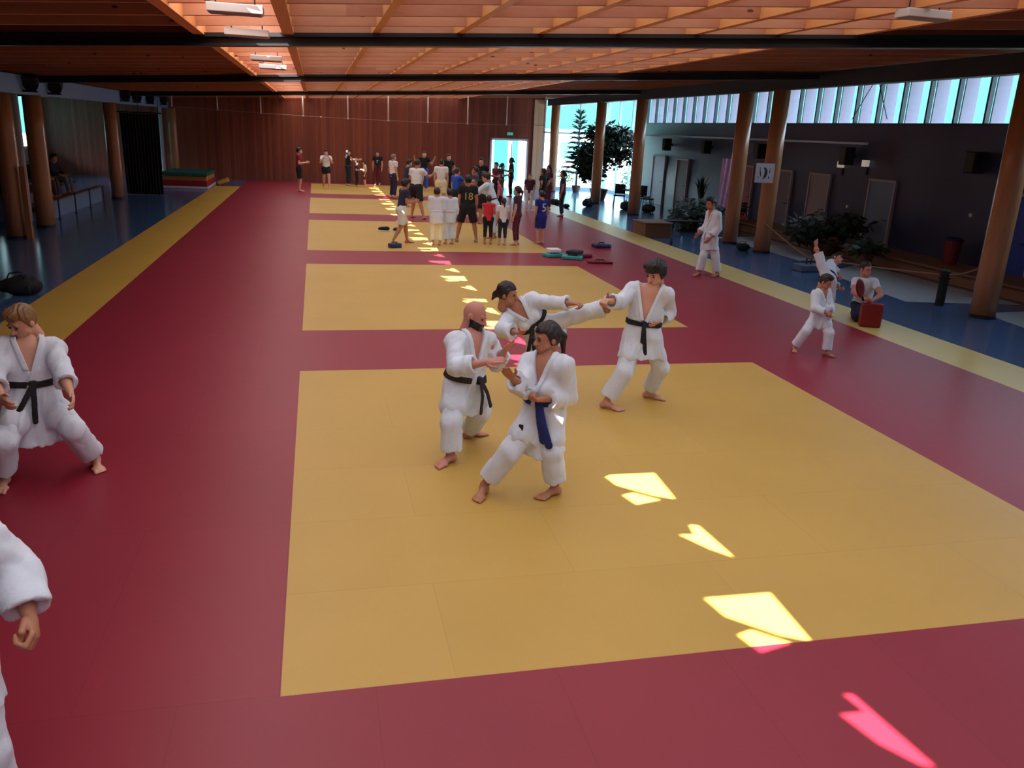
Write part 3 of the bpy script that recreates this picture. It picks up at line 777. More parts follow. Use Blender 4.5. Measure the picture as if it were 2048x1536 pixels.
# ------------------------------------------------------------------ judo mats
X0, X1 = -.246, 5.754
YM = [(3.79, 9.85), (11.93, 17.95), (19.95, 26.4), (28.4, 34.4), (36.5, 42.6)]
names = ['large yellow mat square nearest the gallery, two pairs sparring on it', 'second yellow mat square from the gallery, just behind the kicking woman', 'third yellow mat square from the gallery, where the crowd of children stands',
         'fourth yellow mat square, mostly hidden behind the crowd', 'farthest yellow mat square, nearest the wooden end wall']
for (a, b), n in zip(YM, names):
    bm = B(); box(bm, (X0, a, FL), (X1, b, MT)); tag(obj('tatami_mat', bm, M_yel), n, 'mat', 'yellow training squares')
XL, XR = -3.27, 8.68
bm = B(); box(bm, (XL, -1.5, FL), (X0, 43.6, MT)); box(bm, (X1, -1.5, FL), (XR, 43.6, MT))
prev = -1.5
for a, b in YM + [(43.6, 43.6)]:
    box(bm, (X0, prev, FL), (X1, a, MT)); prev = b
tag(obj('tatami_surround', bm, M_red), 'red mat floor surrounding all the yellow training squares', 'mat')
bm = B(); box(bm, (XL - 1.07, -1.5, FL), (XL, 39.2, MT)); tag(obj('border_mat', bm, M_yel2), 'long yellow mat strip along the left edge by the spectator stand', 'mat', 'yellow border strips')
bm = B(); box(bm, (XR, -1.5, FL), (XR + .99, 36, MT)); tag(obj('border_mat', bm, matting('sheen paled vinyl border', lin(206, 180, 104), lin(210, 184, 110), lin(196, 168, 92), 1.0, 2.0, rough=.36)), 'yellow mat strip, paled by window sheen, along the right edge by the timber posts', 'mat', 'yellow border strips')  # window sheen on this strip is put into its paler yellow

# ------------------------------------------------------------------ posts
def post(x, y, top, label, grp, r=.22, m=W_post, nm='timber_post'):
    bm = B(); lathe(bm, [(r, FL), (r * 1.0, 1.0), (r * .99, 2.4), (r * .97, top)], (0, 0, 0), 28)
    o = obj(nm, bm, m, None, (x, y, 0), True); tag(o, label, 'post', grp)
    bm = B(); lathe(bm, [(r + .012, FL), (r + .012, FL + .06), (r + .003, FL + .065)], (0, 0, 0), 28); obj('foot_ring', bm, M_steel, o)
    return o
G = 'round timber posts on the right'
P1 = post(12.0, 12.69, 4.22, 'nearest thick round timber post on the right, rope tied to it', G)
post(12.0, 20.85, 4.22, 'round timber post with the square white brush-painted sign', G)
post(12.0, 22.75, 4.22, 'round timber post with a pink and white banner hanging from it', G)
post(12.0, 30.8, 4.22, 'round timber post between the indoor tree and the blue-lit wall', G)
post(12.1, 35.8, 4.22, 'round timber post standing in front of the leafy indoor tree', G)
post(11.9, 42.4, 4.22, 'farthest right timber post, in front of the bright corner glazing', G)
G = 'round timber posts on the left'
post(-6.87, 21.65, 3.2, 'leftmost timber post at the edge of the photo, split batten on it', G)
post(-6.85, 23.8, 3.2, 'timber post left of the spectators, above a sloping brace', G)
post(-6.88, 32.3, 3.2, 'timber post standing left of the black curtain', G)
post(-6.5, 42.8, 3.2, 'timber post at the far left by the stacked crash mats', G)
post(-7.5, 24.45, 3.55, 'slim pale grey post behind the left timber posts', None, .15, M_pale, 'concrete_post')
bm = B(); tube(bm, [(-6.95, 42.6, FL), (-6.95, 42.6, 3.2)], .08, 12); tag(obj('steel_pipe', bm, M_pale), 'thin pale pipe left of the farthest left timber post', 'pipe')
bm = B(); box(bm, (-6.62, 21.45, FL), (-6.5, 21.56, 1.6), .008); tag(obj('timber_batten', bm, W_post), 'short vertical batten fixed to the leftmost timber post', 'batten')
bm = B(); tube(bm, [(-8.0, 24.7, .62), (-7.2, 23.2, .04)], .07, 10); tag(obj('timber_brace', bm, W_dark), 'dark sloping timber brace at the foot of the left post', 'brace')
# ------------------------------------------------------------------ things hanging and fixed
lampM = mat('lamp housing', lin(206, 196, 190), .5, .04)
n = 0
for x, y, lab in ((-.72, 9.05, 'pale rectangular ceiling lamp nearest the gallery in the bright roof strip'), (-.78, 11.35, 'second rectangular ceiling lamp in the bright roof strip, just before the black beam'),
                  (-.78, 15.7, 'third rectangular ceiling lamp, first one beyond the black beam'), (-.78, 18.0, 'fourth rectangular ceiling lamp in the bright roof strip'),
                  (6.15, 8.1, 'glinting ceiling lamp at the top right of the roof'), (5.55, 11.3, 'glinting ceiling lamp at the right, just before the black beam')):
    z = ZC(x) - .02
    t = empty('ceiling_lamp', (x, y, z), lab, 'lamp', 'rectangular ceiling lamps')
    bm = B(); box(bm, (-.26, -.11, -.09), (.26, .11, -.01), .01); obj('housing', bm, lampM, t)
    bm = B(); box(bm, (-.24, -.09, -.1), (.24, .09, -.088), .004); obj('diffuser', bm, mat('lamp diffuser', lin(150, 140, 150), .3, .03), t)
    for s in (-.18, .18): bm = B(); tube(bm, [(s, 0, -.02), (s, 0, .1)], .008, 6); obj('bracket', bm, M_steel, t)
hx = [-5.95, -4.1, -2.3, -.5, 1.45, 3.25, 5.05, 6.9, 8.75, 10.6]
for i, x in enumerate(hx):
    zb = 3.08 + .0045 * abs(x - 3) ** 2 * .5
    bm = B(); tube(bm, [(0, 0, 0), (0, 0, ZC(x) - zb)], .028, 8); ellip(bm, (0, 0, 0), (.045, .045, .04))
    o = obj('hanging_rod', bm, mat('pale rod', lin(226, 214, 208), .4, .05), None, (x, 39.6, zb), True)
    tag(o, 'white rod hanging before the end wall, %s' % (['leftmost of the row, beside the left posts', 'second from the left', 'third from the left', 'fourth from the left, above the man in red', 'fifth from the left', 'sixth from the left', 'seventh, third before the doorway', 'eighth, second before the doorway', 'ninth, just left of the far doorway', 'rightmost of the row, right of the doorway'][i]), 'rod', 'rods hanging from the roof')
bm = B(); tube(bm, [(x, 39.56, 3.08 + .0045 * abs(x - 3) ** 2 * .5) for x in hx], .012, 6); tag(obj('steel_cable', bm, mat('dull cable', lin(140, 110, 100), .5)), 'thin cable sagging across the hall between the hanging rods', 'cable')
bm = B(); box(bm, (14.86, 21.1, 2.95), (15.0, 43.5, 3.01), .01)
for y in range(22, 44, 3): box(bm, (14.98, y, 2.96), (15.19, y + .04, 3.0))
tag(obj('cable_tray', bm, mat('shiny tray', lin(196, 216, 235), .3, .03)), 'long pale metal cable tray running along the right wall', 'tray')
for y, z, lab in ((35.0, 2.62, 'black loudspeaker on the right wall farthest from the camera, above the white door'), (31.1, 2.62, 'black loudspeaker on the right wall left of the banner post'), (26.9, 2.6, 'black loudspeaker on the wall between the two close timber posts'), (21.9, 2.62, 'black loudspeaker above the pair of wall lamps'), (16.95, 2.66, 'black loudspeaker on the wall beside the nearest timber post')):
    t = empty('loudspeaker', (15.2, y, z), lab, 'loudspeaker', 'wall loudspeakers')
    bm = B(); box(bm, (-.42, -.16, -.25), (-.12, .16, .25), .02); obj('cabinet', bm, M_black, t)
    bm = B(); box(bm, (-.435, -.135, -.22), (-.42, .135, .22), .004); obj('grille', bm, M_steel, t)
    bm = B(); box(bm, (-.13, -.03, -.05), (0, .03, .05), .006); obj('bracket', bm, M_steel, t)
for y, z, lab in ((22.4, 2.36, 'left wall lamp of the pair on the slate wall'), (21.25, 2.44, 'right wall lamp of the pair on the slate wall')):
    t = empty('wall_lamp', (15.2, y, z), lab, 'lamp', 'wall lamps')
    bm = B(); box(bm, (-.16, -.09, -.08), (-.02, .09, .1), .015); obj('lamp_head', bm, mat('lamp glow', lin(220, 215, 200), .4, emit=(1, .9, .7, 1), estr=.25), t)
    bm = B(); box(bm, (-.04, -.04, -.3), (0, .04, .02), .006); obj('wall_plate', bm, M_steel, t)
for y, z, lab in ((21.9, 1.2, 'small round white wall button left of the steel blue door'), (17.05, 1.45, 'small round white wall button near the nearest post')):
    bm = B(); lathe(bm, [(.05, 0), (.05, .02), (.03, .035)], n=14); o = obj('wall_button', bm, M_white, None, (15.2, y, z)); o.rotation_euler = (0, -PI / 2, 0); tag(o, lab, 'button')
bm = B(); box(bm, (15.1, 27.7, 2.5), (15.2, 28.9, 2.85), .01); box(bm, (15.08, 27.75, 2.52), (15.11, 28.85, 2.56)); tag(obj('air_vent', bm, mat('dim grille', lin(96, 96, 112), .5)), 'grey rectangular air vent on the wall above the crimson door', 'vent')
for a, b, l in (((14.9, 21.9, 3.62), (14.9, 21.15, 4.6), 'thin diagonal wire before the clerestory, left one of the pair'), ((14.9, 20.35, 3.63), (14.9, 20.95, 4.6), 'thin diagonal wire before the clerestory, right one of the pair')):
    bm = B(); tube(bm, [a, b], .012, 6); tag(obj('brace_wire', bm, M_steel), l, 'wire', 'wires before the clerestory')
# spotlights clamped on the left beam
for y, dz, lab in ((23.2, .0, 'black stage spotlight nearest the left edge, on the left beam'), (25.2, 0, 'black stage spotlight second from the left edge on the beam'), (33.8, .02, 'black stage spotlight above the post beside the curtain'), (35.9, .02, 'black stage spotlight above the curtain'), (38.6, .03, 'black stage spotlight right of the curtain'), (41.9, .05, 'black stage spotlight at the far end of the beam')):
    t = empty('stage_spotlight', (-6.7, y, 3.5 + dz), lab, 'spotlight', 'spotlights on the left beam')
    bm = B(); tube(bm, [(.1, -.25, -.08), (.1, -.05, .02), (.1, .15, .1)], [.17, .16, .1], 14); obj('lamp_body', bm, M_black, t)
    bm = B(); box(bm, (-.08, -.04, -.06), (.12, .04, .16), .01); obj('clamp', bm, M_steel, t)
    bm = B(); box(bm, (-.06, -.34, -.25), (.26, -.25, -.2), .004); obj('barn_door', bm, M_steel, t); bm = B(); box(bm, (-.06, -.33, .04), (.26, -.26, .08), .004); obj('barn_door', bm, M_steel, t)
# square sign with brush marks on the post
sg = empty('painted_sign', (11.62, 20.55, 2.11), 'square white sign with dark brush-painted characters on a timber post', 'sign')
bm = B(); box(bm, (-.28, -.012, -.25), (.28, .012, .25), .004); obj('board', bm, mat('sign board', lin(196, 184, 190), .6, .03), sg)
bm = B()
def brush(pts, r):
    tube(bm, [(a, -.015, b) for a, b in pts], r, 8)
brush([(-.05, .13), (.0, .12), (.03, .07), (.035, 0), (.02, -.07), (-.02, -.13), (-.05, -.15)], [.012, .028, .042, .045, .042, .02, .008])
brush([(-.16, .15), (-.15, .06), (-.13, -.02), (-.11, -.09)], [.008, .012, .018, .012])
brush([(.14, .13), (.15, .05), (.14, -.0)], [.008, .012, .012]); brush([(.13, -.09), (.125, -.14)], [.02, .018]); brush([(-.19, -.1), (-.185, -.13)], [.016, .014])
for v in bm.verts: v.co.y = -.013 + (v.co.y + .015) * .12
obj('brush_marks', bm, mat('sumi ink', lin(52, 22, 30), .6), sg); sg.rotation_euler = (0, 0, .05)
# hanging banner
bm = B(); nx, nz = 10, 14
g = [[bm.verts.new((-.15 + .3 * i / nx, .03 * math.sin(i * 1.3 + j * .3) - .02 * j / nz, -1.3 * j / nz - .12 * (i / nx) * (j / nz))) for i in range(nx + 1)] for j in range(nz + 1)]
for j in range(nz):
    for i in range(nx): bm.faces.new((g[j][i], g[j][i + 1], g[j + 1][i + 1], g[j + 1][i]))
o = obj('banner', bm, mat('pink white cloth', lin(206, 160, 200), .8, .35, 4), None, (11.55, 22.6, 2.4), True); tag(o, 'narrow pink and white banner hanging on the left side of a post', 'banner')

# ------------------------------------------------------------------ left stand, curtain, crash mats
st = empty('spectator_stand', (-7.2, 28.5, FL), 'stepped pale blue spectator stand with wooden edges behind the left posts', 'stand')
M_stand = mat('pale blue stand panel', lin(116, 136, 172), .6, .06)
bm = B(); box(bm, (-.08, -3.6, 0), (0, 2.9, .46)); obj('parapet', bm, M_stand, st)
bm = B(); box(bm, (-.12, -3.62, .46), (.04, 2.92, .5), .008); obj('top_board', bm, W_dark, st)
for i, z in enumerate((.27, .58, .98)):
    bm = B(); box(bm, (-.94 - i * .86, -3.6, 0), (-.08 - i * .86, 2.9 + i * .8, z - .04)); obj('riser', bm, M_stand, st)
    bm = B(); box(bm, (-.94 - i * .86, -3.62, z - .04), (-.06 - i * .86, 2.92 + i * .8, z), .008); obj('step_board', bm, W_dark, st)
for i, y in enumerate((25.6, 27.3, 29.0, 30.8)):
    bm = B(); lathe(bm, [(.05, 0), (.05, .02), (.022, .03), (.022, .52), (.03, .55), (.012, .57)], n=10)
    o = obj('barrier_post', bm, mat('dark blue metal', lin(24, 34, 60), .4), None, (-7.0, y, FL)); tag(o, 'short dark blue post before the stand, %s' % ['nearest the camera', 'second from the camera', 'third from the camera', 'farthest from the camera'][i], 'post', 'posts before the stand')
bm = B(); n = 60
tp = [bm.verts.new((-7.0 + 1.35 * i / n, 34.3 + .05 * math.sin(i * 1.25) + .02 * math.sin(i * 3.1), 2.88)) for i in range(n + 1)]
bt = [bm.verts.new((-6.95 + 1.3 * i / n, 34.25 + .075 * math.sin(i * 1.25 + .3) + .03 * math.sin(i * 2.7), FL + .02)) for i in range(n + 1)]
for i in range(n): bm.faces.new((tp[i], tp[i + 1], bt[i + 1], bt[i]))
cu = obj('stage_curtain', bm, mat('black curtain', lin(20, 22, 34), .7, .3, 10), None, (0, 0, 0), True); tag(cu, 'tall pleated black curtain hanging between left posts', 'curtain')
bm = B(); tube(bm, [(-7.2, 34.3, 2.92), (-5.55, 34.3, 2.92)], .025, 8)
for x in (-7.1, -6.35, -5.65): tube(bm, [(x, 34.3, 2.92), (x, 34.3, ZC(x) + .02)], .012, 6)
obj('curtain_rail', bm, M_steel, cu)
z = FL
for nm, c, h_, w, lab in (('white', (205, 200, 215), .1, 0, 'white base mat at the bottom of the far left mat stack'), ('red', (150, 22, 40), .22, .05, 'red crash mat second in the far left mat stack'), ('ochre', (170, 110, 50), .2, .08, 'ochre crash mat under the green one in the stack'), ('green', (24, 92, 84), .14, .02, 'green crash mat on top of the far left mat stack')):
    bm = B(); box(bm, (-6.3 + w, 37.6 + w, z), (-4.45 - w * .5, 40.6, z + h_ - .004), .03); tag(obj('crash_mat', bm, mat('vinyl ' + nm, lin(*c), .5, .1)), lab, 'mat', 'stacked crash mats'); z += h_
bm = B(); box(bm, (-.1, -.45, 0), (.4, .35, .16), .04); o = obj('crash_mat', bm, M_yel2, None, (-4.15, 39.8, MT + .05)); o.rotation_euler = (0, -.35, .1); tag(o, 'small yellow mat leaning on the end of the mat stack', 'mat')
for v in o.data.vertices: pass

# ------------------------------------------------------------------ loose things on the floor
def bag(x, y, s, label, z=FL, m=M_black, seed=0, grp=None, rz=0):
    def f(P):
        d = el(P, (0, 0, .3 * s), I3, (.62 * s, .36 * s, .33 * s)); d = smin(d, el(P, (.25 * s, .05 * s, .26 * s), I3, (.36 * s, .33 * s, .27 * s)), .1 * s)
        return np.maximum(d - fold(P, 9 / s, .05 * s, seed), -P[:, 2] + .002)
    o = obj('sports_bag', mesh_np('sports_bag', [nets(f, (-.75 * s, -.5 * s, -.02), (.8 * s, .5 * s, .75 * s), .035 * s)]), m, None, (x, y, z)); tag(o, label, 'bag', grp); o.rotation_euler = (0, 0, rz)
    bm = B(); tube(bm, [(-.35 * s, .05, .5 * s), (-.25 * s, .0, .72 * s), (.0, -.02, .76 * s), (.22 * s, 0, .68 * s), (.3 * s, .03, .48 * s)], .025 * s, 8); obj('strap', bm, M_steel, o, smooth=True)
    return o
bag(-4.75, 14.75, .5, 'black sports bag on the floor beside the left yellow strip', seed=1, rz=.3)
GB = 'dark bags by the far right glazing'
for i, (x, y, s, l) in enumerate(((9.85, 34.4, .4, 'dark bag at the edge of the right strip, left of the indoor tree'), (11.2, 34.0, .55, 'dark bag at the foot of the post before the indoor tree'), (12.5, 33.0, .55, 'low dark bag between the two posts by the tree'), (13.2, 32.2, .5, 'dark bag right of the post by the blue-lit wall'), (10.0, 33.2, .25, 'small dark bag lying beside the right strip of yellow mat'))):
    bag(x, y, s, l, seed=3 + i, grp=GB, rz=i * .7)
bag(11.62, 21.2, .34, 'black bag at the foot of the post carrying the sign', seed=11)
def pad(name, x, y, L, Wd, H, m, label, cat, rz=0, grp=None, z=MT, nm2=None):
    bm = B(); box(bm, (-L / 2, -Wd / 2, 0), (L / 2, Wd / 2, H), min(H, Wd) * .3); o = obj(name, bm, m, None, (x, y, z + .002), True); o.rotation_euler = (0, 0, rz); tag(o, label, cat, grp)
    return o
def strap(o, L, Wd, H, m):
    bm = B(); tube(bm, [(-L * .2, 0, H - .005), (-L * .15, 0, H + .03), (L * .15, 0, H + .03), (L * .2, 0, H - .005)], .012, 8); obj('strap', bm, m, o)
navy = mat('navy vinyl', lin(26, 36, 92), .45, .1); teal = mat('teal vinyl', lin(60, 160, 160), .5, .1); dred = mat('dark red vinyl', lin(112, 16, 32), .45, .1)
o = pad('kick_pad', 7.4, 21.1, .46, .3, .1, navy, 'navy kick pad lying alone on the red mat at the right', 'pad', .2); strap(o, .46, .3, .1, M_black)
o = pad('kick_pad', 6.45, 18.4, .6, .16, .05, dred, 'flat dark red kick pad lying right of the teal pile', 'pad', -.1); strap(o, .6, .16, .05, M_black)
o = pad('kick_pad', 1.85, 20.55, .3, .2, .11, navy, 'small navy kick pad on the front edge of the third yellow square', 'pad', .4); strap(o, .3, .2, .11, M_black)
for i, (x, y, dx, c, l, z, rz) in enumerate(((5.6, 19.35, .5, teal, 'teal focus pad at the left of the heap of gear', 0, .3), (5.95, 19.0, .5, teal, 'teal focus pad at the front of the heap of gear', 0, -.4), (5.58, 19.36, .3, M_white, 'white folded towel on top of the heap of gear', .115, .1), (6.02, 19.05, .36, mat('dark navy cloth', lin(20, 30, 44), .8), 'dark folded jacket on the heap of gear', .115, .8), (6.35, 19.35, .34, dred, 'maroon glove at the right of the heap of gear', 0, .2))):
    o = pad(['focus_pad', 'focus_pad', 'towel', 'folded_jacket', 'padded_glove'][i], x, y, dx, .3, .085, c, l, ['pad', 'pad', 'towel', 'jacket', 'glove'][i], rz, 'gear heap on the red mat', MT + z)
    if i in (0, 1): strap(o, dx, .3, .085, M_black)
def shoe(x, y, rz, m, l):
    bm = B(); tube(bm, [(0, -.13, .05), (0, -.08, .055), (0, 0, .05), (0, .08, .04), (0, .14, .03)], [.035, .05, .045, .045, .025], 12); o = obj('training_shoe', bm, m, None, (x, y, MT + .012), True); o.rotation_euler = (0, 0, rz); o.scale = (1.2,) * 3
    tag(o, l, 'shoe', 'shoes left on the yellow mat'); bm = B(); box(bm, (-.045, -.15, -.01), (.045, .15, .012), .008); obj('sole', bm, M_white, o)
shoe(1.84, 23.9, 1.1, M_black, 'dark shoe lying left of the man in white shorts'); shoe(2.2, 23.75, .5, mat('navy shoe', lin(24, 28, 44), .7), 'navy shoe lying right beside the other dark shoe')
# right hand side: box, bench, bottles, bollard, rope, bin
t = empty('wooden_box', (10.1, 24.2, FL), 'low brown wooden box standing beside the right yellow strip', 'box')
bm = B(); box(bm, (-.42, -.5, 0), (.42, .5, .42), .012); obj('side_panel', bm, W_dark, t)
bm = B(); box(bm, (-.46, -.54, .42), (.46, .54, .46), .008); obj('lid', bm, wood('box lid', lin(110, 80, 62), lin(138, 104, 82), axis=1, plank=.18, along=0), t)
t = empty('low_bench', (11.6, 24.9, FL), 'low dark bench between the wooden box and the green bush', 'bench')
bm = B(); box(bm, (-1.0, -.2, .38), (1.0, .2, .43), .01); obj('seat', bm, M_steel, t)
for s in (-.85, .85): bm = B(); box(bm, (s - .03, -.17, 0), (s + .03, .17, .38), .006); obj('leg', bm, M_steel, t)
for x, y, c, l in ((9.85, 22.1, lin(24, 40, 78), 'dark blue water bottle standing beside the right strip'), (10.25, 22.3, lin(120, 150, 190), 'pale water bottle behind the dark blue one'), (10.5, 22.0, lin(90, 120, 170), 'short blue water bottle right of the others')):
    bm = B(); lathe(bm, [(.04, 0), (.042, .02), (.042, .18), (.02, .22), (.02, .25)], n=14); o = obj('water_bottle', bm, mat('bottle %s' % l[:6], c, .25), None, (x, y, FL), True); tag(o, l, 'bottle', 'water bottles')
    bm = B(); lathe(bm, [(.024, .25), (.024, .285), (.01, .29)], n=12); obj('cap', bm, M_black, o)
bo_ = empty('barrier_bollard', (11.95, 13.75, FL), 'black bollard holding a rope left of the nearest post', 'bollard')
bm = B(); lathe(bm, [(.085, 0), (.085, .56), (.07, .58)], n=18); obj('post', bm, M_black, bo_, smooth=False)
bm = B(); lathe(bm, [(.07, .58), (.1, .6), (.1, .68), (.08, .7)], n=18); obj('cap', bm, M_black, bo_)
bm = B(); box(bm, (-.12, -.03, .52), (.12, .03, .56), .006); obj('cleat', bm, M_steel, bo_)
def rope(a, b, sag, label, nn=14):
    a = Vector(a); b = Vector(b); pts = [a.lerp(b, i / nn) - Vector((0, 0, sag * 4 * (i / nn) * (1 - i / nn))) for i in range(nn + 1)]
    bm = B(); tube(bm, pts, .017, 8); o = obj('rope', bm, mat('hemp rope', lin(140, 110, 86), .9, .2, 60), None, (0, 0, 0), True); tag(o, label, 'rope', 'barrier ropes')
rope((11.98, 13.72, .58), (11.9, 12.92, .82), .04, 'rope from the black bollard up to the nearest post'); rope((11.88, 13.8, .56), (11.62, 17.7, .28), .02, 'long rope running from the bollard to the small blue weight')
rope((11.9, 20.64, .78), (11.6, 17.95, .26), .03, 'rope slanting down from the sign post to the small blue weight')
t = empty('rope_anchor', (11.55, 17.8, FL), 'grey and blue rope anchor weight on the floor by the rope', 'weight')
bm = B(); box(bm, (-.3, -.2, 0), (.3, .2, .16), .03); obj('base', bm, mat('blue grey weight', lin(80, 96, 130), .6, .25, 9), t); bm = B(); tube(bm, [(-.06, 0, .14), (-.06, 0, .3), (.06, 0, .3), (.06, 0, .14)], .02, 8); obj('handle', bm, M_steel, t)
bm = B(); lathe(bm, [(.15, 0), (.2, .55), (.21, .56), (.19, .57)], n=18); o = obj('waste_bin', bm, dred, None, (14.7, 16.85, .31)); tag(o, 'dark red bin on the bench behind the nearest post', 'bin'); bm = B(); lathe(bm, [(.205, .56), (.215, .6), (.12, .64)], n=18); obj('lid', bm, navy, o)

# ------------------------------------------------------------------ plants
def leafmat(n, c): return mat(n, lin(*c), .55, .45, 8)
LG = leafmat('dark leaf', (26, 48, 36)); LB = leafmat('mid leaf', (34, 66, 44)); LP = leafmat('pine needle', (34, 70, 70))
BARK = mat('bark', lin(64, 48, 40), .9, .25, 12)
def leaves(bm, c, r, n, s, rng):
    for _ in range(n):
        d = Vector((rng.gauss(0, 1), rng.gauss(0, 1), rng.gauss(0, 1))).normalized() * (rng.random() ** .45)
        p = Vector(c) + Vector((d.x * r[0], d.y * r[1], d.z * r[2])); a = Vector((rng.gauss(0, 1), rng.gauss(0, 1), rng.gauss(0, .6) - .3)).normalized(); b = a.orthogonal().normalized()
        q = s * rng.uniform(.7, 1.3); m = p + a * q * .5
        bm.faces.new([bm.verts.new(v) for v in (p, m + b * q * .24, p + a * q, m - b * q * .24)])
def bush(name, x, y, label, cat, blobs, n, s, m, pot=None, stems=(), z=FL, seed=1):
    rng = random.Random(seed); t = empty(name, (x, y, z), label, cat)
    bm = B()
    for c, r in blobs: leaves(bm, c, r, n, s, rng)
    obj('foliage', bm, m, t)
    if stems:
        bm = B()
        for s_ in stems: tube(bm, s_[0], s_[1], 8)
        obj('trunk' if len(stems) < 3 else 'stem', bm, BARK, t)
    if pot:
        bm = B(); r, h_ = pot[:2]; lathe(bm, [(r * .7, 0), (r, h_ * .9), (r * 1.05, h_), (r * .9, h_), (r * .85, h_ * .9)], n=20); obj('pot', bm, pot[2], t)
    return t
terra = mat('brown pot', lin(96, 70, 56), .8, .15)
bush('ficus_tree', 12.95, 37.9, 'big leafy dark indoor tree behind the posts at the far right', 'tree', [((0, 0, 2.2), (1.0, .8, .9)), ((-.75, -.3, 1.9), (.7, .6, .7)), ((.8, -.2, 2.3), (.75, .6, .8)), ((.1, 0, 3.0), (.9, .7, .5)), ((1.0, .3, 2.9), (.7, .5, .4)), ((-.4, 0, 1.3), (.6, .5, .5))], 640, .27, LG, (.42, .5, terra), [([(0, 0, .4), (.03, 0, 1.2), (-.05, 0, 2.0), (0, 0, 3.0)], [.09, .07, .05, .02])], seed=4)
# norfolk pine
rng = random.Random(9); t = empty('norfolk_pine', (13.2, 42.3, FL), 'slender tiered pine tree against the bright corner glazing', 'tree')
bm = B(); tube(bm, [(0, 0, .3), (.02, 0, 1.6), (0, 0, 3.0), (.02, 0, 4.15)], [.05, .04, .028, .008], 8); obj('trunk', bm, BARK, t)
bm = B()
for i in range(13):
    z = .95 + i * .245; L = .82 * (1 - i / 15) + .1
    for k in range(6):
        a = k * PI / 3 + i * .5; d = Vector((math.cos(a), math.sin(a), 0)); pr = Vector((-d.y, d.x, 0))
        p0 = Vector((0, 0, z)); p1 = p0 + d * L * .55 + Vector((0, 0, .1)); p2 = p0 + d * L + Vector((0, 0, .02 + .12 * (i > 8)))
        tube(bm, [p0, p1, p2], [.035, .05, .012], 6)
        for q in range(7):
            f = .25 + q * .11; c = p0.lerp(p2, f) + Vector((0, 0, .08))
            for sg_ in (-1, 1): poly(bm, [c, c + (pr * sg_ * .16 + d * .1) * L, c + (pr * sg_ * .1 + d * .16) * L + Vector((0, 0, .05))])
obj('foliage', bm, LP, t); bm = B(); lathe(bm, [(.16, 0), (.24, .34), (.25, .36), (.2, .34)], n=18); obj('pot', bm, terra, t)
bush('bushy_plant', 12.1, 25.7, 'dark bushy plant behind the walking man in white', 'plant', [((0, 0, .62), (.75, .6, .5)), ((-.35, 0, .4), (.5, .45, .4)), ((.4, .1, .7), (.5, .4, .4))], 260, .17, LG, (.34, .3, terra), [([(0, 0, .2), (0, 0, .8)], .03)], seed=2)
rng = random.Random(5); t = empty('spiky_plant', (14.2, 29.6, FL), 'tall spiky green plant above the walking man\'s head', 'plant'); bm = B()
for i in range(34):
    a = rng.uniform(0, 2 * PI); ln = rng.uniform(.5, .95); d = Vector((math.cos(a), math.sin(a), 0)) * rng.uniform(.1, .5); p0 = Vector((d.x * .1, d.y * .1, .7)); p1 = p0 + d * ln * .5 + Vector((0, 0, ln * .75)); p2 = p0 + d * ln * 1.1 + Vector((0, 0, ln)); s_ = Vector((-d.y, d.x, 0)).normalized() * .035
    bm.faces.new([bm.verts.new(v) for v in (p0 - s_, p0 + s_, p1 + s_, p1 - s_)]); poly(bm, [p1 - s_, p1 + s_, p2])
obj('foliage', bm, LB, t); bm = B(); tube(bm, [(0, 0, .3), (0, 0, .75)], .06, 8); obj('stem', bm, BARK, t); bm = B(); lathe(bm, [(.2, 0), (.28, .42), (.3, .44), (.24, .42)], n=18); obj('pot', bm, terra, t)
bush('leafy_plant', 13.75, 20.6, 'large leafy dark green plant before the beige door', 'plant', [((0, 0, .75), (.75, .6, .5)), ((.55, -.2, .85), (.6, .5, .35)), ((-.5, .2, .7), (.5, .5, .45))], 190, .26, LG, (.4, .34, terra), [([(0, 0, .2), (.2, 0, .8)], .03)], seed=6)
bush('small_plant', 13.5, 18.4, 'small dark plant at the foot of the steel blue door', 'plant', [((0, 0, .5), (.45, .35, .16))], 150, .22, LG, (.22, .36, terra), [([(0, 0, .2), (0, 0, .5)], .02)], seed=8)
bush('potted_shrub', 13.9, 26.4, 'dim shrub between the banner post and the sign post', 'plant', [((0, 0, .75), (.5, .5, .35))], 160, .2, LG, (.26, .36, terra), [([(0, 0, .2), (0, 0, .7)], .02)], seed=12)
# dark garden chairs and small table by the glazing
def chair(x, y, rz, lab):
    t = empty('garden_chair', (x, y, FL), lab, 'chair', 'dark chairs by the tree', rz)
    bm = B(); box(bm, (-.24, -.24, .42), (.24, .24, .46), .012); obj('seat', bm, M_black, t); bm = B(); box(bm, (-.23, .21, .5), (.23, .25, .92), .012); obj('backrest', bm, M_black, t)
    for sx in (-1, 1):
        for sy in (-1, 1): bm = B(); tube(bm, [(sx * .2, sy * .2, .43), (sx * .24, sy * .24, 0)], .016, 8); obj('leg', bm, M_steel, t)
        bm = B(); tube(bm, [(sx * .2, .23, .44), (sx * .2, .24, .6)], .014, 8); obj('back_post', bm, M_steel, t)
chair(13.9, 34.6, 2.4, 'dark chair just right of the post by the blue-lit wall'); chair(12.9, 34.9, -.4, 'dark chair between the tree and the post'); chair(13.6, 33.4, 1.0, 'dark chair nearest the wall door by the glazing')
t = empty('round_table', (13.15, 34.2, FL), 'small round dark table among the chairs by the tree', 'table'); bm = B(); lathe(bm, [(.4, .7), (.41, .72), (.4, .74)], n=24); obj('tabletop', bm, M_black, t); bm = B(); lathe(bm, [(.24, 0), (.2, .03), (.03, .06), (.03, .7)], n=16); obj('pedestal', bm, M_steel, t)
t = empty('garden_screen', (11.2, 50.5, FL), 'turquoise screen wall outside the open far doorway', 'wall')
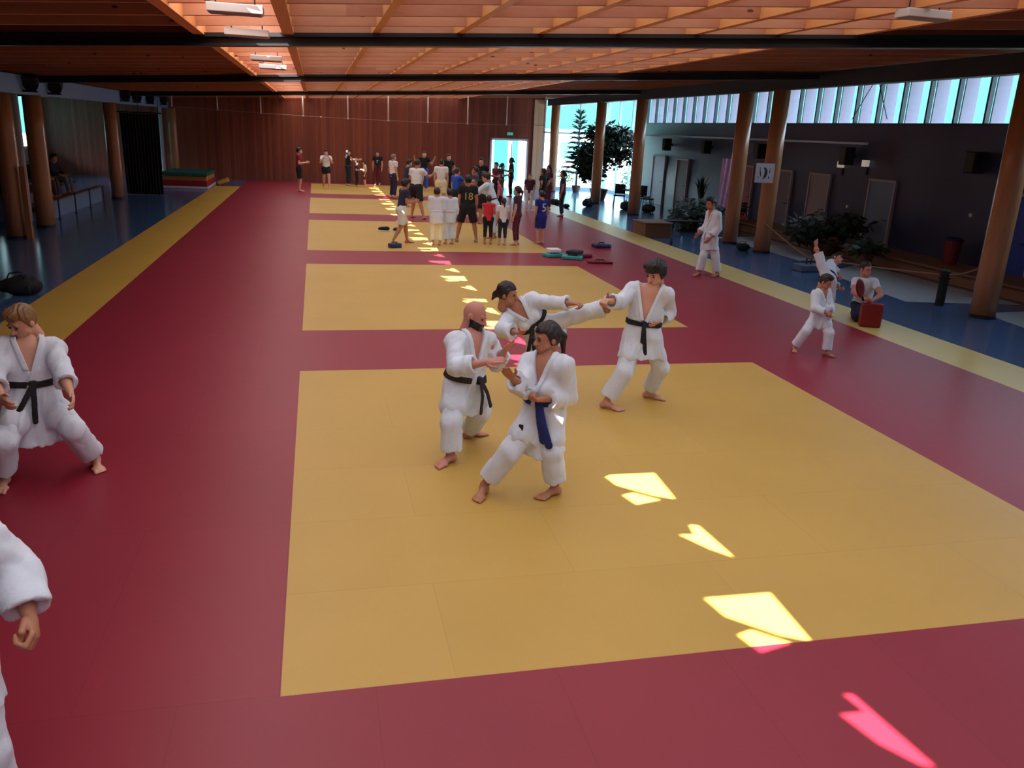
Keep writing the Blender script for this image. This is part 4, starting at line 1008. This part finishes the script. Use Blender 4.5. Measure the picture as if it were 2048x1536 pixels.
bm = B(); box(bm, (-2.4, 0, 0), (.75, .12, 3.4), .02); obj('panel', bm, mat('turquoise panel', lin(30, 140, 150), .5, .05), t)
for s in (-2.45, -.8, .8): bm = B(); box(bm, (s - .05, -.06, 0), (s + .05, .18, 3.45)); obj('upright', bm, M_white, t)
# outside: pale building, hedge, low wall
t = empty('pale_building', (16, 66, FL), 'bright pale building outside beyond the glazing', 'building')
bm = B(); box(bm, (-30, 0, 0), (34, 6, 3.0)); obj('wall', bm, mat('bright render', lin(232, 238, 236), .8, .03), t)
bm = B(); box(bm, (-30.3, -.3, 3.0), (34.3, 6.3, 3.25)); obj('roof_edge', bm, mat('teal roof', lin(90, 150, 150), .6), t)
for x in range(-27, 33, 6): bm = B(); box(bm, (x, -.06, .9), (x + 2.2, .0, 2.3)); obj('window', bm, mat('teal window', lin(70, 140, 150), .2), t)
rng = random.Random(2)
for i, (x, y, r) in enumerate(((12.6, 47.2, .55), (14.2, 47.6, .6), (15.9, 47.0, .5), (17.4, 45.5, .6))):
    t = empty('garden_shrub', (x, y, FL), 'low green shrub outside the glazing, %s' % ['leftmost of the row', 'second from the left', 'third from the left', 'rightmost of the row'][i], 'shrub', 'shrubs outside'); bm = B(); leaves(bm, (0, 0, r), (r, r, r), 260, .2, rng); obj('foliage', bm, LB, t); bm = B(); tube(bm, [(0, 0, -.1), (0, 0, r)], .03, 6); obj('stem', bm, BARK, t)
# ------------------------------------------------------------------ the fighters in the foreground
GI = M_gi(); BK = cloth('black belt cotton', lin(26, 24, 30), .1); BB = cloth('brown black belt', lin(44, 32, 36), .1); BLUE = cloth('blue belt cotton', lin(28, 44, 112), .1)
person((1.55, 6.05, 0), 1.66, {'hipL': (1.81, 6.07, .70), 'hipR': (1.70, 6.13, .70), 'ankL': (1.87, 6.02, .08), 'kneL': (1.80, 5.97, .41), 'shoL': (1.86, 5.98, 1.13), 'elbL': (1.92, 6.02, .86), 'wriL': (1.69, 5.92, .88), 'nek': (1.75, 6.09, 1.19), 'hed': (1.755, 6.12, 1.32),
       'shoR': (1.64, 6.20, 1.10), 'elbR': (1.53, 5.98, .96), 'wriR': (1.42, 5.84, 1.08), 'ankR': (1.29, 6.12, .08), 'kneR': (1.47, 6.0, .42)},
       'ponytailed woman in white karate suit with blue belt, fist at hip, facing the bald man', hf=(-.93, -.22, -.12), toes=((-.9, -.45, 0), (-.55, -.85, 0)), hands=('fist', 'flat'), palms=((0, .3, .9), (.3, .8, .2)),
       sk='tan', hair=('pony', 'dark'), top=('gi', GI, .72, .6, .034), bottom=('gi', GI, 1.8), belt=(BLUE, 'royal blue belt with long hanging ends'), woman=True, knot=.1, tails=[(.06, -.30, .04), (.11, -.33, .05)], hemk=.2, tw=.034, patch=((-.55, -.83, 0), (1.62, 6.1, .62), (.035, .06), BK))
person((1.25, 7.0, 0), 1.74, {'hipL': (1.33, 7.10, .66), 'hipR': (1.20, 7.08, .66), 'ankL': (1.39, 7.42, .08), 'kneL': (1.43, 7.12, .37), 'shoL': (1.49, 7.18, 1.05), 'elbL': (1.60, 7.24, .80), 'wriL': (1.63, 7.06, .97), 'nek': (1.345, 7.12, 1.14), 'hed': (1.355, 7.13, 1.28),
       'shoR': (1.16, 7.02, 1.07), 'elbR': (1.14, 6.77, .90), 'wriR': (1.36, 6.64, .98), 'ankR': (1.12, 6.82, .08), 'kneR': (1.12, 6.84, .37)},
       'bald bearded man in white karate suit with black belt, blocking with both hands', hf=(.75, -.5, -.28), toes=((.85, .3, 0), (-.75, -.6, 0)), hands=('flat', 'flat'), palms=((.2, .3, -.9), (.1, .5, -.8)),
       sk='rosy', hair=('none', 'dark'), beard='black', top=('gi', GI, .66, .42, .036), bottom=('gi', GI, 1.86), belt=(BB, 'worn black belt with two hanging ends'), hemk=.15, beltz=.045, knot=.45, tails=[(-.03, -.30, .06), (.12, -.27, .05)])
person((3.35, 8.25, 0), 1.78, {'hipL': (3.52, 8.24, .79), 'hipR': (3.37, 8.30, .79), 'ankL': (3.68, 8.47, .08), 'kneL': (3.70, 8.25, .43), 'shoL': (3.66, 8.25, 1.25), 'elbL': (3.80, 8.42, 1.02), 'wriL': (3.62, 8.22, .97), 'nek': (3.53, 8.29, 1.32), 'hed': (3.545, 8.28, 1.48),
       'shoR': (3.34, 8.38, 1.28), 'elbR': (3.14, 8.22, 1.17), 'wriR': (2.96, 8.06, 1.22), 'ankR': (3.05, 8.15, .08), 'kneR': (3.21, 8.10, .43)},
       'tall young man with dark hair and open white jacket catching the kicking foot', hf=(-.75, -.5, -.35), toes=((.75, -.5, 0), (.75, -.65, 0)), hands=('relaxed', 'fist'), palms=((-.8, -.2, .2), (.1, .2, -.9)),
       sk='fair', hair=('mop', 'black'), top=('gi', GI, .82, .3, .056), bottom=('gi', GI, 1.84), belt=(BK, 'black belt with one long end hanging down the front'), knot=.0, tails=[(.04, -.33, .04), (.0, -.2, .05)])
person((2.3, 8.65, 0), 1.65, {'hipL': (2.45, 8.58, .84), 'hipR': (2.33, 8.63, .75), 'ankL': (2.96, 8.20, 1.12), 'kneL': (2.70, 8.36, 1.0), 'shoL': (2.25, 8.58, 1.13), 'elbL': (2.45, 8.40, 1.13), 'wriL': (2.60, 8.24, 1.16), 'nek': (2.05, 8.61, 1.09), 'hed': (1.985, 8.60, 1.19),
       'shoR': (2.02, 8.63, .93), 'elbR': (1.90, 8.40, .84), 'wriR': (2.0, 8.2, .86), 'ankR': (2.40, 8.75, .08), 'kneR': (2.35, 8.62, .42)},
       'woman in white karate suit leaning back and kicking sideways towards the tall man', hf=(.85, -.45, -.1), toes=((-.2, -.2, .9), (-.7, .5, 0)), hands=('fist', 'fist'), palms=((0, .2, -.9), (0, .3, .9)),
       sk='tan', hair=('bun', 'dark'), top=('gi', GI, .82, .6, .034), bottom=('gi', GI, 1.97), belt=(BK, 'black belt'), woman=True, knot=-.1, headup=(-.15, 0, 1), tails=[(-.03, -.24, .05), (.03, -.22, .05)])
person((-2.2, 6.95, 0), 1.72, {'hipL': (-2.19, 7.0, .66), 'hipR': (-2.33, 6.96, .66), 'ankL': (-1.88, 7.09, .08), 'kneL': (-1.95, 6.84, .42), 'shoL': (-2.09, 7.06, 1.05), 'elbL': (-1.98, 6.84, .90), 'wriL': (-1.88, 6.62, .80), 'nek': (-2.265, 7.03, 1.13), 'hed': (-2.275, 7.02, 1.275),
       'shoR': (-2.42, 6.96, 1.07), 'elbR': (-2.45, 6.74, .89), 'wriR': (-2.32, 6.52, .82), 'ankR': (-2.47, 6.77, .08), 'kneR': (-2.38, 6.62, .42)},
       'fair-haired man in white karate suit, wide stance, at the left edge', hf=(-.5, -.72, -.45), toes=((.4, -.85, 0), (.05, -1, 0)), hands=('relaxed', 'relaxed'),
       sk='fair', hair=('short', 'fairhair'), top=('gi', GI, .5, .55, .036), bottom=('gi', GI, 1.82), belt=(BK, 'black belt with two long ends swinging apart'), hemk=.21, knot=.08, tails=[(-.17, -.27, .08), (-.02, -.30, .06)])
person((-1.45, 3.05, 0), 1.75, {'hipL': (-1.36, 3.02, .92), 'hipR': (-1.52, 3.06, .92), 'ankL': (-1.30, 3.05, .08), 'kneL': (-1.30, 2.98, .5), 'shoL': (-1.26, 3.06, 1.41), 'elbL': (-1.14, 3.10, 1.22), 'wriL': (-1.075, 2.98, 1.10), 'nek': (-1.44, 3.08, 1.46), 'hed': (-1.44, 3.07, 1.62),
       'shoR': (-1.62, 3.08, 1.42), 'elbR': (-1.74, 3.0, 1.14), 'wriR': (-1.70, 2.85, .92), 'ankR': (-1.6, 2.95, .08), 'kneR': (-1.58, 2.93, .5)},
       'person in white karate suit cut off by the lower left corner, arm and leg showing', hf=(-.5, -.85, -.1), toes=((.2, -.9, 0), (-.2, -.9, 0)), hands=('fist', 'relaxed'), sk='tan', hair=('short', 'dark'), top=('gi', GI, .95, .5, .036), bottom=('gi', GI, 1.85), belt=(BK, 'black belt'))
person((8.42, 16.85, 0), 1.70, {'hipL': (8.45, 16.80, .80), 'hipR': (8.45, 16.97, .80), 'ankL': (8.62, 16.72, .08), 'kneL': (8.53, 16.74, .43), 'shoL': (8.48, 16.74, 1.33), 'elbL': (8.52, 16.70, 1.05), 'wriL': (8.36, 16.70, .86), 'nek': (8.42, 16.92, 1.41), 'hed': (8.385, 16.93, 1.56),
       'shoR': (8.46, 17.08, 1.33), 'elbR': (8.42, 17.1, 1.05), 'wriR': (8.22, 17.02, .90), 'ankR': (8.22, 16.80, .08), 'kneR': (8.27, 16.80, .43)},
       'dark-haired person in white karate suit walking along the right mat edge', hf=(-.93, -.1, -.15), toes=((-.8, -.55, 0), (-.9, -.4, 0)), sk='tan', hair=('short', 'black'), top=('gi', GI, .8, .6, .034), bottom=('gi', GI, 1.9), belt=(GI, 'white belt'), vox=.014)
person((6.95, 10.3, 0), 1.28, {'hipL': (7.05, 10.33, .55), 'hipR': (6.97, 10.33, .55), 'ankL': (7.06, 10.12, .06), 'kneL': (7.05, 10.12, .33), 'shoL': (7.10, 10.38, .86), 'elbL': (7.14, 10.30, .66), 'wriL': (7.03, 10.16, .63), 'nek': (7.0, 10.34, .91), 'hed': (7.015, 10.33, 1.03),
       'shoR': (6.88, 10.32, .85), 'elbR': (6.82, 10.20, .67), 'wriR': (6.95, 10.10, .63), 'ankR': (6.73, 10.42, .06), 'kneR': (6.80, 10.28, .33)},
       'small boy in loose white karate suit with hands together at the right', hf=(.55, -.72, -.35), toes=((.6, -.7, 0), (-.4, -.85, 0)), hands=('fist', 'fist'), palms=((0, .2, -.9), (0, .2, -.9)), sk='tan', hair=('short', 'dark'), top=('gi', GI, .85, .58, .04), bottom=('gi', GI, 1.9), belt=(GI, 'white belt'))
person((8.72, 12.6, 0), 1.42, {'hipL': (8.60, 12.50, .70), 'hipR': (8.64, 12.44, .62), 'ankL': (8.46, 12.72, 1.16), 'kneL': (8.52, 12.62, .93), 'shoL': (8.98, 13.0, .88), 'elbL': (9.1, 13.14, .80), 'wriL': (9.2, 13.05, .68), 'nek': (9.02, 12.97, .86), 'hed': (9.11, 13.05, .94),
       'shoR': (8.92, 12.86, .72), 'elbR': (8.84, 12.72, .58), 'wriR': (8.9, 12.55, .52), 'ankR': (8.68, 12.40, .07), 'kneR': (8.62, 12.34, .36)},
       'child in white suit kicking one bare foot high, behind the small boy', off=(-.06, .05, 0), hf=(.5, -.6, .2), toes=((-.15, -.2, .9), (-.3, -.8, 0)), hands=('fist', 'fist'), sk='rosy', hair=('short', 'dark'), top=('gi', GI, .8, .6, .034), bottom=('gi', GI, 1.75), belt=(BK, 'black belt'), headup=(.5, .3, .6))
person((9.35, 12.5, 0), 1.66, {'hipL': (9.52, 12.62, .24), 'hipR': (9.40, 12.68, .24), 'ankL': (9.62, 12.74, .07), 'kneL': (9.36, 12.28, .10), 'shoL': (9.50, 12.48, .67), 'elbL': (9.50, 12.24, .50), 'wriL': (9.30, 12.14, .44), 'nek': (9.36, 12.54, .75), 'hed': (9.31, 12.50, .90),
       'shoR': (9.20, 12.56, .67), 'elbR': (9.04, 12.36, .52), 'wriR': (9.10, 12.14, .46), 'ankR': (9.5, 12.88, .07), 'kneR': (9.18, 12.36, .10)},
       'kneeling coach in white shirt and navy trousers holding red pads for the kicker', off=(-.2, -.17, 0), hf=(.15, -.95, -.1), toes=((.5, .6, 0), (.5, .6, 0)), hands=('fist', 'fist'), sk='rosy', hair=('crop', 'dark'), top=('tee', cloth('white jersey', lin(214, 222, 234)), .0), bottom=('long', cloth('navy jersey', lin(26, 30, 62))))
t = empty('kick_shield', (9.0, 11.86, MT), 'dark red kick shield standing on the mat before the kneeling coach', 'pad'); t.rotation_euler = (0, 0, -.3)
bm = B(); box(bm, (-.17, -.09, 0), (.17, .06, .4), .035); obj('cushion', bm, mat('blood red vinyl', lin(128, 10, 22), .4, .1), t, smooth=True); bm = B(); box(bm, (-.12, .05, .1), (.12, .08, .26), .008); obj('handle', bm, M_black, t)
t = empty('kick_paddle', (8.74, 11.84, .58), 'maroon kick paddle held low between the coach and the kicker', 'pad'); t.rotation_euler = (.2, -.75, .3)
bm = B(); ellip(bm, (0, 0, .12), (.1, .035, .22)); obj('paddle', bm, dred, t, smooth=True); bm = B(); tube(bm, [(0, 0, -.08), (0, 0, -.2)], .018, 8); obj('handle', bm, M_black, t)

# ------------------------------------------------------------------ the crowd on the far mats
def CL(n, c): return cloth(n, lin(*c), .1)
cW = CL('white tee', (226, 226, 230)); cK = CL('black tee', (24, 22, 28)); cN = CL('navy tee', (36, 40, 66)); cB = CL('royal tee', (34, 84, 190)); cDB = CL('deep blue kit', (28, 36, 128)); cR = CL('red vest', (206, 44, 62)); cM = CL('maroon cotton', (96, 26, 46)); cP = CL('plum tee', (66, 36, 52)); cG = CL('grey tee', (86, 76, 88)); cCr = CL('cream shorts', (214, 214, 206)); cJ = CL('dark jeans', (34, 36, 56)); cY = CL('cream tee', (226, 214, 180)); cGI = GI
yel = mat('number yellow', lin(190, 180, 110), .7); wht = mat('number white', lin(225, 228, 240), .7)
g = 'people on the far mats'
crowd(-.69, 37.3, 1.8, 92, 'man in dark red shirt and black shorts alone at the far left, arms held forward', ('tee', CL('crimson tee', (138, 24, 44))), ('shorts', cK), ('short', 'black'), 'front', group=g)
crowd(.45, 39.4, 1.69, 175, 'person in pale shirt and dark shorts, hands at face, second from left', ('tee', cW), ('briefs', cK), ('short', 'dark'), 'face', 'stride', group=g)
crowd(1.5, 41.6, 1.66, 70, 'woman in black with bare arms standing before the end wall beside two small children', ('tank', cK), ('long', cJ), ('long', 'dark'), 'out', group=g)
crowd(1.88, 41.2, 1.18, 100, 'small child in dark clothes facing the child in cream', ('tee', cN), ('long', cK), ('short', 'dark'), 'front', group=g)
crowd(2.26, 41.0, 1.2, -95, 'small child in cream shirt and dark shorts before the end wall', ('tee', cY), ('shorts', cM), ('short', 'dark'), 'stand', group=g)
crowd(3.0, 43.0, 1.62, 190, 'woman in black shirt with printed front standing alone by the end wall', ('tee', cK), ('long', cM), ('long', 'dark'), 'stand', group=g, number=('7', wht, .2, 'front'))
crowd(3.15, 27.5, 1.86, 35, 'big man in white shirt and black shorts seen from behind, stepping right', ('tee', cW), ('shorts', cK), ('crop', 'dark'), ('stand', 'out'), 'lunge', lean=.12, group=g, sk='tan')
crowd(2.08, 21.3, 1.6, 75, 'man in navy and white shirt and cream shorts, leaning, left end of the crowd', ('tee', cN), ('shorts', cCr), ('mop', 'dark'), 'front', 'stride', lean=.15, group=g, sk='tan')
crowd(2.95, 21.1, 1.42, 5, 'child in cream karate suit from behind, left of the pair in white', ('gi', cGI), ('gi', CL('cream gi', (232, 226, 196))), ('short', 'dark'), 'front', belt=(cGI, 'white belt'), group=g)
crowd(3.32, 21.35, 1.38, -10, 'child in white karate suit from behind, right of the pair in white', ('gi', cGI), ('gi', cGI), ('short', 'black'), 'stand', belt=(cGI, 'white belt'), group=g)
crowd(3.86, 21.8, 1.72, 5, 'man in black football shirt with yellow number 18 on the back', ('tee', cK, -.1), ('shorts', cK), ('short', 'black'), 'stand', 'wide', group=g, number=('18', yel, .26, 'back'), sk='tan')
crowd(4.36, 21.45, 1.24, 10, 'child in red vest and black leggings seen from behind', ('tank', cR), ('leggings', cK, 1.6), ('short', 'dark'), 'front', group=g, sk='tan')
crowd(4.72, 21.3, 1.2, -5, 'girl in white top and navy leggings with dark ponytail, seen from behind', ('tee', cW), ('leggings', cN, 1.55), ('pony', 'dark'), 'stand', group=g)
crowd(5.1, 21.35, 1.5, -60, 'girl in dark shirt and maroon leggings facing left at the crowd\'s right', ('tee', cP), ('leggings', cM), ('pony', 'dark'), 'stand', group=g)
crowd(5.85, 21.7, 1.38, -20, 'child in deep blue football kit with white number on the back', ('tee', cDB, -.06), ('shorts', cDB), ('short', 'dark'), 'stand', group=g, number=('5', wht, .3, 'back'))
crowd(4.75, 22.7, 1.74, -60, 'adult in white karate suit bending over the children, black belt', ('gi', cGI), ('gi', cGI), ('short', 'dark'), 'out', lean=.35, belt=(BK, 'black belt'), group=g)
crowd(4.55, 31.5, 1.75, 15, 'man in white shirt from behind in the middle of the crowd, arms at his sides', ('tee', cW, -.08), ('shorts', cY), ('crop', 'dark'), 'stand', group=g)
crowd(4.55, 27.9, 1.62, 60, 'person in bright blue shirt reaching an arm to the right', ('tee', cB), ('shorts', cK), ('short', 'brown'), ('stand', 'out'), group=g)
crowd(5.3, 28.5, 1.66, -70, 'grey-shirted person facing the one in bright blue', ('tee', cG), ('long', cK), ('short', 'brown'), 'front', group=g, sk='tan')
crowd(5.15, 26.2, 1.62, -20, 'dark-haired person in black standing just behind the number 18 shirt', ('tee', cK), ('shorts', cK), ('short', 'black'), 'guard', group=g, sk='tan')
crowd(6.35, 33.0, 1.8, -160, 'man in black shirt with grey print facing the camera behind the crowd', ('tee', cK), ('long', cK), ('short', 'brown'), 'hip', group=g, number=('O', mat('print grey', lin(90, 100, 95), .7), .2, 'front'))
crowd(5.85, 38.3, 1.74, 170, 'person in black shirt at the rear of the crowd, right of the blue trousers', ('tee', cK), ('long', cK), ('short', 'brown'), 'hip', group=g)
crowd(4.95, 40.0, 1.78, 180, 'person in black top and blue trousers at the rear before the end wall', ('tee', cK, -.12), ('long', cB), ('crop', 'dark'), 'wave', group=g)
crowd(3.1, 35.3, 1.74, 60, 'man in pale shirt at the rear left of the big man in white', ('tee', cW), ('long', cN), ('short', 'grey'), 'stand', group=g)
crowd(3.25, 31.5, 1.7, 70, 'man in navy shirt leaning forward behind the big man in white', ('tee', cN), ('long', cN), ('short', 'black'), 'front', lean=.15, group=g)
crowd(3.9, 33.4, 1.6, -150, 'person in plum shirt between the navy shirt and the black clothes', ('tee', cP), ('long', cK), ('short', 'brown'), 'stand', group=g)
crowd(7.3, 34.6, 1.6, -120, 'person in maroon shirt left of the bright doorway', ('tee', cM), ('long', cK), ('short', 'dark'), 'front', group=g)
crowd(7.95, 36.5, 1.5, 90, 'person in dark clothes facing the figure in the doorway', ('tee', cN), ('long', cK), ('pony', 'dark'), 'front', group=g)
crowd(8.6, 37.5, 1.72, -80, 'slim dark figure standing against the bright doorway', ('tee', cK), ('long', cK), ('bun', 'black'), 'front', group=g, sk='brown')
crowd(6.15, 28.4, 1.3, -60, 'child in pink shirt behind the girl with the ponytail', ('tee', CL('pink tee', (206, 92, 112))), ('leggings', cK), ('long', 'brown'), 'stand', group=g)
crowd(7.85, 31.0, 1.36, -160, 'child in dark shirt and white leggings left of the dark group by the post', ('tee', cP), ('leggings', cW), ('crop', 'fairhair'), 'stand', group=g)
crowd(8.1, 30.0, 1.62, -50, 'long-haired woman in black, left of the three at the right post', ('tee', cK), ('long', cK), ('long', 'black'), 'hip', group=g, sk='tan')
crowd(8.75, 31.6, 1.68, -100, 'dark-haired woman in plum, middle of the three at the right post', ('tee', cP), ('long', cM), ('long', 'black'), 'front', group=g, sk='tan')
crowd(8.62, 29.2, 1.6, -70, 'person in dark navy, nearest of the three at the right post', ('tee', cN), ('long', cN), ('bun', 'black'), 'stand', group=g, sk='tan')

# spectators on the left stand
def J_sit(h, a):
    j = {}
    for s, gg in (('L', -1), ('R', 1)):
        j['hip' + s] = (gg * .055, 0, .06); j['kne' + s] = (gg * .08, .235, .07); j['ank' + s] = (gg * .07, .27, -.165); sh = np.array((gg * .105, -.02, .35)); j['sho' + s] = sh
        j['elb' + s] = sh + np.array((gg * .04, .05, -.155)); j['wri' + s] = sh + np.array((gg * .0, .19, -.2))
    j['nek'] = (0, -.015, .38); j['hed'] = (0, .01, .465)
    r = math.radians(a); F = np.array((math.sin(r), math.cos(r), 0)); Rt = np.array((math.cos(r), -math.sin(r), 0))
    return {k: (Rt * v[0] + F * v[1] + np.array((0, 0, v[2]))) * h for k, v in j.items()}
for x, y, z, h, a, top, bot, hr, lab in ((-8.29, 28.7, .56, 1.7, 95, ('long', CL('denim jacket', (50, 66, 104))), ('long', cG), ('short', 'black'), 'spectator in denim jacket seated on the stand, leaning back'),
                                        (-8.29, 30.3, .56, 1.65, 100, ('long', cN), ('long', CL('pale jeans', (110, 124, 150))), ('short', 'dark'), 'spectator with pale jeans seated on the stand\'s lower step'),
                                        (-9.15, 29.3, .96, 1.7, 90, ('long', cK), ('long', cK), ('short', 'black'), 'spectator in black seated on the upper step by the post'),
                                        (-8.29, 25.5, .56, 1.7, 90, ('long', cK), ('long', cJ), ('short', 'black'), 'spectator in dark clothes seated between the two left posts')):
    J = {k: v + np.array((x, y, z + .055)) for k, v in J_sit(h, a).items()}
    person((x, y, z), h, J, lab, hf=(.9, -.2, -.15), hair=hr, top=top, bottom=bot, vox=.022, hero=False, group='spectators on the stand', toes=((1, 0, 0), (1, 0, 0)))

# ------------------------------------------------------------------ light and camera
wd = bpy.data.worlds.new('sky'); bpy.context.scene.world = wd; wd.use_nodes = True
nt = wd.node_tree; bg = nt.nodes['Background']
tc = nt.nodes.new('ShaderNodeTexCoord'); sp = nt.nodes.new('ShaderNodeSeparateXYZ'); nt.links.new(tc.outputs['Generated'], sp.inputs[0])
rp = nt.nodes.new('ShaderNodeValToRGB'); rp.color_ramp.elements[0].position = 0.0; rp.color_ramp.elements[0].color = (.16, .52, .50, 1); rp.color_ramp.elements[1].position = .13; rp.color_ramp.elements[1].color = (.20, .56, .58, 1); e_ = rp.color_ramp.elements.new(.32); e_.color = (3.4, 4.2, 5.2, 1)
nt.links.new(sp.outputs['Z'], rp.inputs[0]); nt.links.new(rp.outputs[0], bg.inputs['Color']); bg.inputs['Strength'].default_value = 2.6
s = bpy.data.lights.new('sun', 'SUN'); s.energy = 48; s.angle = .007; s.color = (1, .95, .86); so = bpy.data.objects.new('sun', s); C.objects.link(so)
so.rotation_euler = Vector(SUN).to_track_quat('-Z', 'Y').to_euler(); so.location = (-20, 0, 30)
cam = bpy.data.cameras.new('camera'); co = bpy.data.objects.new('camera', cam); C.objects.link(co); bpy.context.scene.camera = co
cam.sensor_width = 36; cam.lens = 1649.33 / 2048 * 36; cam.clip_end = 400; cam.clip_start = .05
pi, ya, ro = [math.radians(v) for v in (17.0259, 13.6312, 2.6733)]
f = Vector((math.sin(ya) * math.cos(pi), math.cos(ya) * math.cos(pi), -math.sin(pi))); r = Vector((math.cos(ya), -math.sin(ya), 0)); u = r.cross(f)
r2 = r * math.cos(ro) + u * math.sin(ro); u2 = -r * math.sin(ro) + u * math.cos(ro)
co.matrix_world = Matrix.Translation((0, 0, 2.875)) @ Matrix((r2, u2, -f)).transposed().to_4x4()
sc = bpy.context.scene; sc.view_settings.view_transform = 'Standard'; sc.view_settings.look = 'None'; sc.view_settings.exposure = 0
sc.cycles.max_bounces = 8; sc.cycles.diffuse_bounces = 4; sc.cycles.transparent_max_bounces = 12; sc.cycles.use_denoising = True
